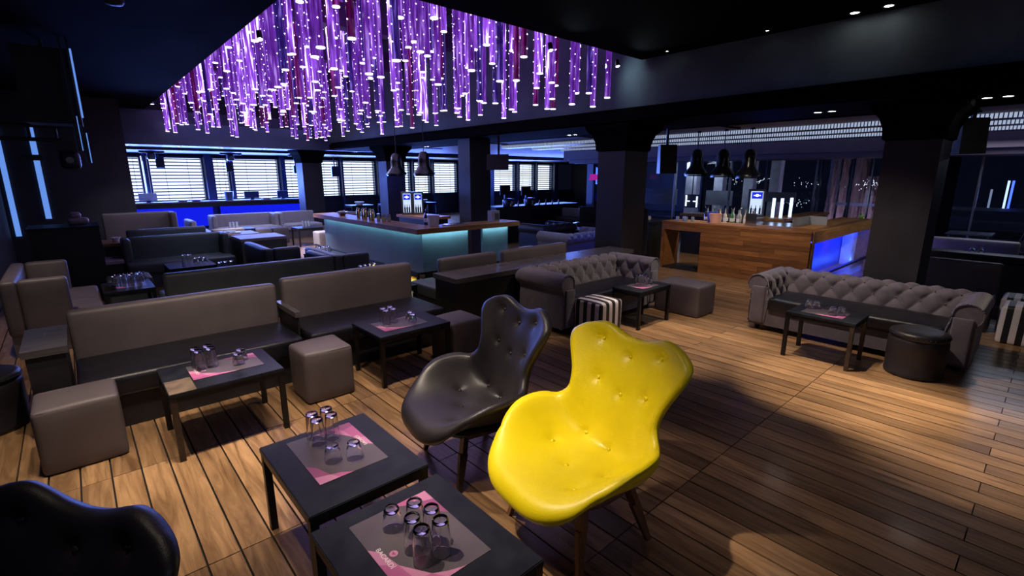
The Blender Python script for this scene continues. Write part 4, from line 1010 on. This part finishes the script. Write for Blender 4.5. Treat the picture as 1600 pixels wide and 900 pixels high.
t = thing('folded_tablet', 'white ticket printer on the dark counter left of the timber bar', 'printer', (9.6, 6.3, .90)); link('body', soft(.34, .22, .09, .02, M['white']), t); link('slot', bx(-.1, .1, -.02, .02, .0885, .094, M['black']), t)
ledge('dark service counter between the round column and the timber bar', 9.3, 10.2, 5.9, 6.9, .90, m='tabletop', base='black')
t = thing('bar_stool', 'blue lit stool under the dark service counter', 'stool', (8.75, 5.95, 0)); link('seat', soft(.34, .34, .08, .02, M['bluepanel'], z0=.62), t)
for sx in (-1, 1):
    for sy in (-1, 1): link('leg', bx(sx * .14 - .015, sx * .14 + .015, sy * .14 - .015, sy * .14 + .015, 0, .62, M['alu']), t)
t = thing('coat', 'dark coat hanging on the side of the round capped column', 'coat', (7.72, 5.15, 0))
cm = soft(.20, .30, .95, .07, mat('coat_cloth', (.02, .018, .022), .8, bump=.4, bscale=20), (.03, .03, .0), warp=.012); link('coat_body', cm, t, (0, 0, .35)); link('collar', soft(.14, .16, .08, .03, MATS['coat_cloth']), t, (0, 0, 1.29))
spot(9.3, 4.2, .75, 9.5, 5.4, .4, 6, (1, .85, .45), 100, .8)  # unseen warm lamp added to brighten the doorway jamb
area(10.9, 2.86, .72, 10.9, 3.02, .30, 3, .04, 22, (.03, .05, 1)); area(11.0, 2.86, .10, 11.0, 3.02, .3, 3, .03, 8, (.05, .15, 1))
spot(11.2, 2.84, .70, 11.4, 3.1, .35, 5, (1, .15, .7), 90, 1)
spot(8.5, .9, 2.66, 10.8, 2.7, .9, 110, WARM, 60, .9)  # warm spot added to light the wooden side band

# ================================================================ RIGHT BACKGROUND
bench('dark grey bench behind the right tufted sofa, facing it', 8.62, .80, R(-90), .85, bh=.80, sd=.5, seatm='greyvinyl')
t = thing('low_partition', 'long black low partition behind the right benches', 'partition', (10.2, -.9, 0)); link('body', bx(-.15, .15, -2.6, 2.4, 0, .62, M['darkpanel']), t); link('top_cushion', shifted(soft(.34, 5.0, .12, .04, M['blackvinyl']), 0, -.1, .62), t)
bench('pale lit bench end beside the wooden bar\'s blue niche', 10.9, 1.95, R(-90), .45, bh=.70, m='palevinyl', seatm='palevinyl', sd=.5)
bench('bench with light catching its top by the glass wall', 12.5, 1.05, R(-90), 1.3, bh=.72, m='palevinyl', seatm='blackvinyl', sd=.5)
glasses('the far right partition', .742, [(10.2, .82, 's', 'left of two'), (10.2, .72, 's', 'right of two')], 'glasses on the right partition')
def cafe_table(label, x, y):
    t = thing('folding_table', label, 'table', (x, y, 0), 0, 'folding tables by the glass wall')
    link('tabletop', bx(-.35, .35, -.35, .35, .70, .73, M['alu']), t)
    for s in (-1, 1):
        link('leg', MB().bar((-.3, s * .3, 0), (.3, s * .3, .7), .03).mesh('leg', M['alu']), t); link('leg', MB().bar((.3, s * .3, 0), (-.3, s * .3, .7), .03).mesh('leg', M['alu']), t)
def cafe_chair(label, x, y, rz):
    t = thing('folding_chair', label, 'chair', (x, y, 0), rz, 'folding chairs by the glass wall')
    link('seat', bx(-.2, .2, -.2, .2, .43, .46, M['black']), t); link('backrest', bx(-.2, .2, .19, .21, .62, .84, M['black']), t)
    for s in (-1, 1):
        link('leg', MB().bar((s * .2, -.2, 0), (s * .2, .2, .86), .022).mesh('leg', M['alu']), t); link('leg', MB().bar((s * .2, .22, 0), (s * .2, -.18, .44), .022).mesh('leg', M['alu']), t)
for k, (x, y) in enumerate(((12.7, -.25), (13.8, 1.2), (13.9, -.6))): cafe_table('thin folding table with crossed legs, %s' % ('nearest, at the right edge', 'against the glass wall at left', 'farthest at right')[k], x, y)
for k, (x, y, r_) in enumerate(((11.9, .1, .3), (13.5, .35, 2.2), (13.25, -.95, 1.2), (14.5, .2, 4), (13.6, 2.1, .6))): cafe_chair('thin dark folding chair near the right glass wall, %s' % ('nearest', 'second nearest', 'third', 'farthest', 'leftmost')[k], x, y, r_)
area(12.9, .5, 2.55, 12.9, .5, 0, 1.0, 2.0, 25, (.7, .78, 1))
# trees outside, wound with small lights
rt = random.Random(21)
for k, (x, y, r_, h) in enumerate(((19.0, 5.10, .24, 3.6), (19.5, 4.62, .20, 3.6), (19.0, 4.08, .22, 1.85))):
    t = thing('tree_trunk', 'fibrous tree trunk outside the right glass wall, %s' % ('left', 'middle behind the first', 'short one at right')[k], 'tree', (x, y, 0), 0, 'trunks outside the glass wall')
    nn_, nz = 26, 22; v = []
    for j in range(nz + 1):
        for i in range(nn_):
            a = 2 * PI * i / nn_; rr = r_ * (1.12 - .12 * j / nz) * (1 + .10 * math.sin(a * 9 + j * .25) + .05 * math.sin(a * 4 + j * 1.3) + rt.uniform(-.03, .03)); v.append((rr * math.cos(a), rr * math.sin(a), h * j / nz))
    f = [(j * nn_ + i, j * nn_ + (i + 1) % nn_, (j + 1) * nn_ + (i + 1) % nn_, (j + 1) * nn_ + i) for j in range(nz) for i in range(nn_)] + [tuple(nz * nn_ + i for i in range(nn_))]
    link('bark', MB().add(v, f).mesh('bark', M['bark'], False), t)
area(18.2, 4.4, .1, 19, 4.6, 1.8, 1.2, .4, 26, (.85, .68, 1))
mb = MB()
for k in range(150):
    cl = rt.choice(((19, 4.2, 1.62), (18.6, 5.7, 1.62), (18.6, 7.2, 1.7), (18.8, 6.1, 1.0), (18.2, 3.5, 1.62), (18.6, 8.2, 1.7)))
    x, y, z = cl[0] - .6 + rt.uniform(-.25, .25), cl[1] + rt.gauss(0, .20), cl[2] + rt.gauss(0, .07); s = rt.uniform(.006, .014)
    mb.add([(x + s, y, z), (x, y + s, z), (x - s, y, z), (x, y - s, z), (x, y, z + s), (x, y, z - s)], [(0, 1, 4), (1, 2, 4), (2, 3, 4), (3, 0, 4), (1, 0, 5), (2, 1, 5), (3, 2, 5), (0, 3, 5)])
o = stuff(link('fairy_lights', mb.mesh('fairy_lights', emis('fairy', (.85, .92, 1), 3)))); tag(o, 'tiny fairy lights scattered outside the right glass wall', 'fairy lights')
for k, (y, h, m) in enumerate(((.98, .66, 'cold_tube'), (.90, .66, 'blue_reflection'), (1.25, .45, 'dim'))):  # glowing columns imitate reflections of the hanging tubes in the pane
    tag(link('reflection_column', bx(-.02, .02, -.02, .02, 0, h, {'cold_tube': MATS['cold_tube'], 'blue_reflection': emis('reflected_blue', (.05, .10, 1), 4), 'dim': emis('reflected_dim', (.3, .35, .5), .8)}[m]), None, (16.95, y, 1.10)), '%s light column outside beyond the rail' % ('white', 'blue', 'dim grey')[k], 'light', None)

t = thing('neon_sign', 'small blue white neon mark like linked bars at the glass wall', 'sign', (15.05, 0, 0))
for (y, z0, z1) in ((8.28, .90, 1.25), (7.91, .88, 1.22)): link('neon_bar', bx(-.015, .015, y - .015, y + .015, z0, z1, emis('neon_white', (.6, .75, 1), 3)), t)
for (ya, yb) in ((8.16, 8.28), (7.91, 8.03)): link('neon_bar', bx(-.015, .015, ya, yb, 1.05, 1.075, MATS['neon_white']), t)
link('backplate', bx(.02, .03, 7.85, 8.34, .85, 1.28, M['black']), t)
link('hanger', bx(.02, .03, 8.08, 8.11, 1.28, 2.42, M['black']), t)

# ================================================================ FAR ROOM
t = thing('window_counter', 'long dark counter along the far windows', 'counter', (0, 0, 0)); link('top_board', bx(1.3, 7.6, 20.0, 20.6, .96, 1.0, M['palevinyl']), t); link('front_board', bx(1.3, 7.6, 20.02, 20.06, .80, .96, M['black']), t); link('upright', bx(1.3, 1.4, 20.05, 20.6, 0, .9, M['black']), t); link('upright', bx(7.5, 7.6, 20.05, 20.6, 0, .9, M['black']), t)
t = thing('light_box', 'glowing blue panel under the far window counter', 'light', (0, 0, 0))
for a, b in ((1.5, 3.78), (4.02, 7.4)): link('panel', bx(a, b, 20.3, 20.34, .12, .80, M['bluewall']), t)
for k, (x, y, wd) in enumerate(((1.95, 19.5, .5), (6.2, 20.3, .4), (5.1, 20.3, .5))):
    t = thing('monitor', 'flat black screen on the far window counter, %s' % ('left', 'right', 'middle')[k], 'monitor', (x, 20.3, 1.0), 0, 'screens on the window counter'); link('screen', bx(-wd / 2, wd / 2, -.02, .02, .06, .30, M['white'] if k == 0 else M['frame']), t); link('foot', bx(-.06, .06, -.06, .06, 0, .06, M['frame']), t)
for k, x in enumerate((2.9, 3.3, 5.6)):
    tag(link('white_bowl', MB().lathe([(.0001, 0), (.12, 0), (.20, .06), (.0001, .05)], 16).mesh('bowl', M['white'], True, 40), None, (x, 20.25, 1.001)), 'white low dish on the far window counter, %s' % ('left', 'middle', 'right')[k], 'dish', 'dishes on the window counter')
tag(link('planter', MB().lathe([(.0001, 0), (.12, 0), (.16, .30), (.0001, .30)], 16).mesh('planter', M['alu'], True, 40), None, (4.35, 20.3, 1.001)), 'grey metal tub on the far window counter beside the post', 'tub')
FG = 'grey sofas of the far room'
bench('tall backed pale grey sofa at the far left, beside the dark wall', 1.15, 14.25, 0, 1.35, bh=1.05, m='greyvinyl', seatm='greyvinyl', base='greyvinyl', arms='r', armd=.4, grp=FG)
bench('grey bench seen from behind before the tall backed far sofa', 1.40, 12.22, PI, 1.35, bh=.84, m='greenvinyl', seatm='greyvinyl', grp=FG)
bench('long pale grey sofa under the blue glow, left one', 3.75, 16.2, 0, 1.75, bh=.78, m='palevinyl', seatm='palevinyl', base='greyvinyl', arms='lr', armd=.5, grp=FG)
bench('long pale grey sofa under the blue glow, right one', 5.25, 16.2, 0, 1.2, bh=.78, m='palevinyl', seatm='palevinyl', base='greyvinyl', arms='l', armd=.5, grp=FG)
bench('small grey bench right of the far sofas, by the column', 6.3, 14.6, R(-60), .8, bh=.8, m='greyvinyl', seatm='greyvinyl', grp=FG)
bench('short pale sofa with white cushion in front of the blue glow', 2.35, 15.3, PI / 2, 1.0, bh=.74, m='palevinyl', seatm='palevinyl', sd=.4, grp=FG)
bench('grey box shaped sofa end before the pale far sofas', 2.70, 13.2, PI, .7, bh=.66, m='greyvinyl', seatm='greyvinyl', sd=.4, grp=FG)
for k, (x, y) in enumerate(((3.9, 14.9), (4.35, 14.9), (4.9, 13.0), (5.35, 13.35))): pouf('pale cube pouf in the far room, %s' % ('left of the pair', 'right of the pair', 'nearest, by the bar', 'tucked behind the nearest')[k], x - .21, x + .21, y - .21, y + .21, .44, 'greyvinyl' if k < 2 else 'palevinyl', 'far cube poufs')
for k, (x, y) in enumerate(((3.3, 14.7), (4.75, 13.8), (1.1, 13.24), (2.75, 12.2))): table('black table in the far room, %s' % ('before the left pale sofa', 'between the poufs', 'beside the short pale sofa', 'nearest the wood topped ledge')[k], x - .32, x + .32, y - .3, y + .3, .5, name='low_table')
n_ = 0
for (x, y, wh) in ((3.2, 14.8, 'before the left pale sofa'), (4.8, 13.9, 'between the far poufs'), (1.1, 13.25, 'before the tall backed sofa'), (2.75, 12.25, 'nearest the wood topped ledge')):
    for k in range(3):
        n_ += 1; o = link('drinking_glass', FAR_T, None, (x + .09 * k - .1, y + .03 * k, .501)); o['label'] = 'upturned glass on the black table %s, %s' % (wh, ('left', 'middle', 'right')[k]); o['category'] = 'glass'; o['group'] = 'glasses of the far room'
t = thing('napkin_pile', 'white napkins and menus piled on the far ledge', 'napkins', (2.25, 11.4, .721))
for k in range(5): link('napkin', soft(.24, .16, .02, .008, M['white']), t, (.12 * (k % 3), .06 * (k // 3), .021 * (k // 3)), k * .7)
t = thing('candle_holder', 'white cup and saucer at the left end of the far ledge', 'cup', (.52, 11.3, .721)); link('cup', MB().lathe([(.0001, 0), (.05, 0), (.07, .08), (.0001, .07)], 14).mesh('cup', M['white'], True, 40), t); link('saucer', MB().lathe([(.0001, .0), (.09, .006), (.0001, .008)], 14).mesh('saucer', M['white'], True), t, (.25, .05, 0))
area(4.4, 13.4, 2.9, 4.4, 13.4, 0, 2.0, 2.0, 50, (.72, .76, 1))
# far counter with screens, dark, behind the first bar's end
t = thing('dj_counter', 'dark blue counter crowded with equipment before the far windows', 'counter', (12.6, 13.0, 0)); link('body', bx(-2.0, 2.1, -.35, .35, 0, .80, mat('dark_blue_panel', (.02, .022, .045), .5)), t); link('top_board', bx(-2.05, 2.15, -.40, .40, .80, .84, M['tabletop']), t)
for k, (x, z0, z1) in enumerate(((11.3, 1.22, 1.55), (12.3, 1.18, 1.50))):
    t = thing('monitor', 'black raised screen on the equipment counter, %s' % ('left', 'right')[k], 'monitor', (x, 13.0, .84)); link('screen', bx(-.23, .23, -.02, .02, z0 - .84, z1 - .84, M['black']), t); link('stand', bx(-.03, .03, -.03, .03, 0, z0 - .84, M['alu']), t)
    t = thing('mixer', 'grey domed machine below the %s raised screen' % ('left', 'right')[k], 'machine', (x, 12.80, .841)); link('body', soft(.42, .28, .26, .08, M['alu']), t); link('knob', MB().tube((0, -.14, .13), (0, -.17, .13), .04).mesh('knob', M['white']), t)
for k in range(9):
    o = tag(link('jar', BOT['pale' if k % 3 else 'clear'], None, (10.9 + .34 * k, 12.62, .841)), 'small bottle on the equipment counter, %s from the left' % ('first', 'second', 'third', 'fourth', 'fifth', 'sixth', 'seventh', 'eighth', 'ninth')[k], 'bottle', 'bottles on the equipment counter'); o.scale = (.8, .8, .6)
ledge('dark ledge before the equipment counter', 8.3, 9.6, 10.4, 10.8, .58, m='ledge', base='black')
pouf('grey pouf in the far aisle behind the black tufted sofa', 10.3, 10.8, 9.6, 10.1, .45, 'palevinyl', 'far cube poufs')
pouf('low pale box pouf left of the far velvet sofa', 6.95, 7.35, 7.2, 7.6, .40, 'palevinyl', 'far cube poufs')
table('black table behind the far velvet sofa', 9.6, 10.3, 8.3, 8.9, .5, name='low_table')
bench('dark booth bench near the glass wall left of the round column', 12.6, 9.6, R(-60), 1.8, bh=.9, m='blackvinyl', sd=.5)
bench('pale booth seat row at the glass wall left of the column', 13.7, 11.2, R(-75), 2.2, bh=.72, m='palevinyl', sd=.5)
for k in range(5):
    o = link('drinking_glass', FAR_T, None, (9.7 + .1 * k, 8.5 + .05 * k, .501)); tag(o, 'tall upturned glass on the table behind the far velvet sofa, %s' % ('first', 'second', 'third', 'fourth', 'fifth')[k], 'glass', 'glasses behind the velvet sofa')
t = thing('floor_lamp', 'lamp with a magenta shade near the far glass wall', 'lamp', (13.4, 10.8, 0)); link('shade', MB().tube((0, 0, 1.72), (0, 0, 1.92), .17, .13, 16).mesh('shade', emis('magenta_shade', (.45, .02, .35), .8)), t); link('pole', MB().tube((0, 0, 0), (0, 0, 1.72), .012).mesh('pole', M['black']), t)
for k, (x, y) in enumerate(((7.2, 12.2), (8.3, 12.0), (9.6, 12.1))):
    table('dark high table with dishes before the far windows, %s' % ('left', 'middle', 'right')[k], x - .4, x + .4, y + 3.2, y + 3.8, .92, name='high_table')
    tag(link('white_bowl', MB().lathe([(.0001, 0), (.1, 0), (.16, .10), (.0001, .09)], 14).mesh('bowl', M['white'], True, 40), None, (x, y + 3.5, .921)), 'white bowl on the %s high table before the far windows' % ('left', 'middle', 'right')[k], 'bowl')

# ================================================================ SPEAKERS, TRUSS, DOWNLIGHTS
def speaker(label, x, y, z, w_, d_, h, rz, tilt=0, top=2.6, m='black', grp='hanging loudspeakers', wedge=.25):
    t = thing('loudspeaker', label, 'speaker', (x, y, z), rz, grp); a = w_ / 2
    v = [(-a, 0, 0), (a, 0, 0), (a * (1 - wedge), d_, 0), (-a * (1 - wedge), d_, 0), (-a, tilt, h), (a, tilt, h), (a * (1 - wedge), d_, h), (-a * (1 - wedge), d_, h)]
    link('cabinet', MB().add(v, [(3, 2, 1, 0), (4, 5, 6, 7), (0, 1, 5, 4), (1, 2, 6, 5), (2, 3, 7, 6), (3, 0, 4, 7)]).mesh('cabinet', M[m]), t)
    g = .02; v = [(-a + g, -.008, g), (a - g, -.008, g), (a - g, tilt - .008, h - g), (-a + g, tilt - .008, h - g), (-a + g, .0, g), (a - g, .0, g), (a - g, tilt, h - g), (-a + g, tilt, h - g)]
    link('grille', MB().add(v, [(0, 1, 2, 3), (0, 1, 5, 4), (1, 2, 6, 5), (2, 3, 7, 6), (3, 0, 4, 7)]).mesh('grille', mat('grille', (.02, .02, .024), .7, bump=.4, bscale=300)), t)
    link('bracket', MB().bar((0, d_ * .5, h - .01), (0, d_ * .5, top - z), .04).mesh('bracket', M['black']), t)
    return t
WS = (('far left window, first', 2.40, 2.12, .24, .34), ('second far window', 4.42, 2.0, .22, .33), ('fourth far window', 6.72, 1.95, .20, .30), ('window right of the column', 8.25, 1.82, .30, .42))
for k, (d, x, z, w_, h) in enumerate(WS):
    speaker('small dark loudspeaker hanging before the %s' % d, x, 20.0, z, w_, .2, h, 0, 0, 2.62, 'frame')
speaker('angular black loudspeaker hanging right of the middle column', 7.0, 8.3, 2.0, .48, .34, .33, R(-50), .06, 2.72)
speaker('big black loudspeaker on the round capped column', 8.02, 4.80, 1.92, .30, .30, .50, R(-40), .05, 2.76)
speaker('black loudspeaker hanging beside the right column cap', 8.25, .85, 2.15, .26, .26, .42, R(-60), .05, 2.76)
speaker('big black loudspeaker cluster hanging at the upper left', 0.0, 8.9, 2.55, .55, .5, .92, R(-5), 0, LOWC - .01, wedge=.05)
t = thing('projector_screen', 'thin dark screen panels with blue lit edges at the upper left', 'screen', (.20, 8.8, 0))
link('panel', bx(-.02, .02, -.3, .3, 2.20, 2.52, M['black']), t); link('lit_edge', bx(.022, .03, -.31, -.29, 2.20, 2.62, M['bluestrip']), t)
link('lit_edge', bx(.085, .095, -.31, -.29, 2.05, 2.42, M['bluestrip']), t); link('panel', bx(.05, .085, -.3, .3, 2.05, 2.42, M['black']), t); link('hanger', bx(-.01, .01, -.01, .01, 2.6, LOWC, M['black']), t); link('hanger', bx(.06, .08, -.01, .01, 2.4, LOWC, M['black']), t)
link('lit_edge', bx(.08, .10, -.11, -.09, 2.62, 3.45, M['bluestrip']), t)
for k, (x, y) in enumerate(((-1.035, 14.0),)):
    t = thing('light_strip', 'tall pale blue light strip in the left wall corner, left one', 'light', (-.93, 14.98, 0)); link('strip', bx(-.045, .045, -.03, .0, .60, 2.9, M['bluestrip']), t)
t = thing('light_strip', 'tall pale blue light strip on the back wall, right one', 'light', (-.40, 14.98, 0)); link('strip', bx(-.05, .05, -.03, .0, .95, 2.9, M['bluestrip']), t); link('clamp', bx(-.1, .1, -.08, -.03, 2.2, 2.32, M['black']), t)
t = thing('lighting_truss', 'black lighting bars and brackets at the upper left', 'truss', (-.3, 10.5, 0))
for z in (2.42, 2.62): link('bar', MB().tube((-.7, 0, z), (.35, 0, z), .03).mesh('bar', M['black']), t)
for x in (-.6, 0, .3): link('upright', MB().tube((x, 0, 2.42), (x, 0, LOWC - .005), .02).mesh('bar', M['black']), t)
t = thing('moving_head_light', 'black stage light hanging under the left truss bar', 'stage light', (.10, 10.5, 1.98)); link('head', soft(.26, .24, .28, .07, M['black']), t); link('lens', MB().tube((0, -.12, .14), (0, -.15, .14), .05, n=16).mesh('lens', M['shade']), t); link('yoke', bx(-.15, .15, -.03, .03, .26, .42, M['black']), t)
for k, (x, y) in enumerate(((2.1, 19.2), (4.3, 19.2), (6.5, 19.2))):
    t = thing('ceiling_projector', 'small stage light under the ceiling before the far windows, %s' % ('left', 'middle', 'right')[k], 'stage light', (x, y, 2.30), 0, 'stage lights before the windows')
    link('arm', bx(-.30, .35, -.06, .06, .26, .32, M['frame']), t); link('head', soft(.22, .22, .20, .05, M['alu']), t, (0, 0, .06))
t = thing('smoke_detector', 'black round detector on the low ceiling at upper left', 'detector', (.62, 6.6, 3.53)); link('dome', MB().lathe([(.0001, 0), (.07, .01), (.09, .04), (.09, .07)], 16).mesh('dome', M['black'], True), t)
DL_R = MB().lathe([(.035, -.006), (.052, -.006), (.052, .0), (.035, .0), (.035, -.006)], 16).mesh('trim_ring', M['black'])
DL_L = MB().lathe([(.0001, -.003), (.034, -.003)], 16).mesh('lamp_face', M['lamp'])
def downlight(label, x, y, z, grp='recessed downlights', s=1):
    t = thing('downlight', label, 'downlight', (x, y, z), 0, grp); t.scale = (s, s, 1); link('trim_ring', DL_R, t); link('lamp_face', DL_L, t); return t
PR = ('first', 'second', 'third', 'fourth', 'fifth', 'sixth', 'seventh')
for k, (x, y) in enumerate(((7.45, .58), (7.5, 2.2), (7.9, 6.9), (7.9, 10.3), (8.0, 12.6), (7.9, 15.3), (7.9, 17.2))):
    for q in (0, 1): downlight('%s lamp of the %s downlight pair on the right beam, counted from the camera' % (('right', 'left')[q], PR[k]), x, y + .16 * q, BEAMZ - .001, s=1.25)
for k, x in enumerate((1.4, 2.6, 3.7, 4.9, 5.9)): downlight('downlight on the far blue beam, %s from the left' % PR[k], x, 17.4, BEAMZ - .001, s=1.5)
for k, y in enumerate((1.85, 1.55, 4.1, 2.75)): downlight('small ceiling spot beside the recess edge, %s' % ('right end pair, left lamp', 'right end pair, right lamp', 'nearest the recess corner', 'dim one in the middle')[k], 6.60, y, LOWC - .001, s=(1.2, 1.2, .5, .5)[k])
# adjustable spots fixed to the recess rim that light the ceiling and walls
for k, (x, y) in enumerate(((2.0, 6.8), (5.0, 4.85), (6.45, 4.85))):
    t = thing('rim_spotlight', 'small spotlight on the rim of the ceiling recess, %s' % ('at left', 'above the right side', 'at the right corner')[k], 'spotlight', (x, y, LOWC - .02), 0, 'rim spotlights')
    link('body', MB().tube((0, 0, 0), (0, -.02, -.09), .03, .035, 12).mesh('body', M['black']), t); link('lens', MB().tube((0, -.02, -.09), (0, -.022, -.095), .028, .028, 12).mesh('lens', M['lamp']), t)
spot(6.3, 5.0, 3.5, 6.79, 4.5, 3.3, 9, (.62, .85, 1), 120, .9); spot(6.2, 6.8, 4.7, 6.79, 7.6, 3.2, 30, (.45, .75, .9), 110, .9); spot(6.2, 10.2, 4.7, 6.79, 10.8, 3.2, 20, (.45, .65, .9), 110, .9)  # teal washes added for the recess wall, no fixtures up there
spot(5.0, 4.5, 3.38, 4.6, 3.6, 3.6, 3.5, (.7, .85, 1), 90, .9); spot(6.4, 4.5, 3.38, 5.9, 3.4, 3.6, 5, (.7, .85, 1), 90, .9)
print('objects', len(bpy.data.objects), 'tris', sum(len(m.loop_triangles) or len(m.polygons) * 2 for m in bpy.data.meshes))
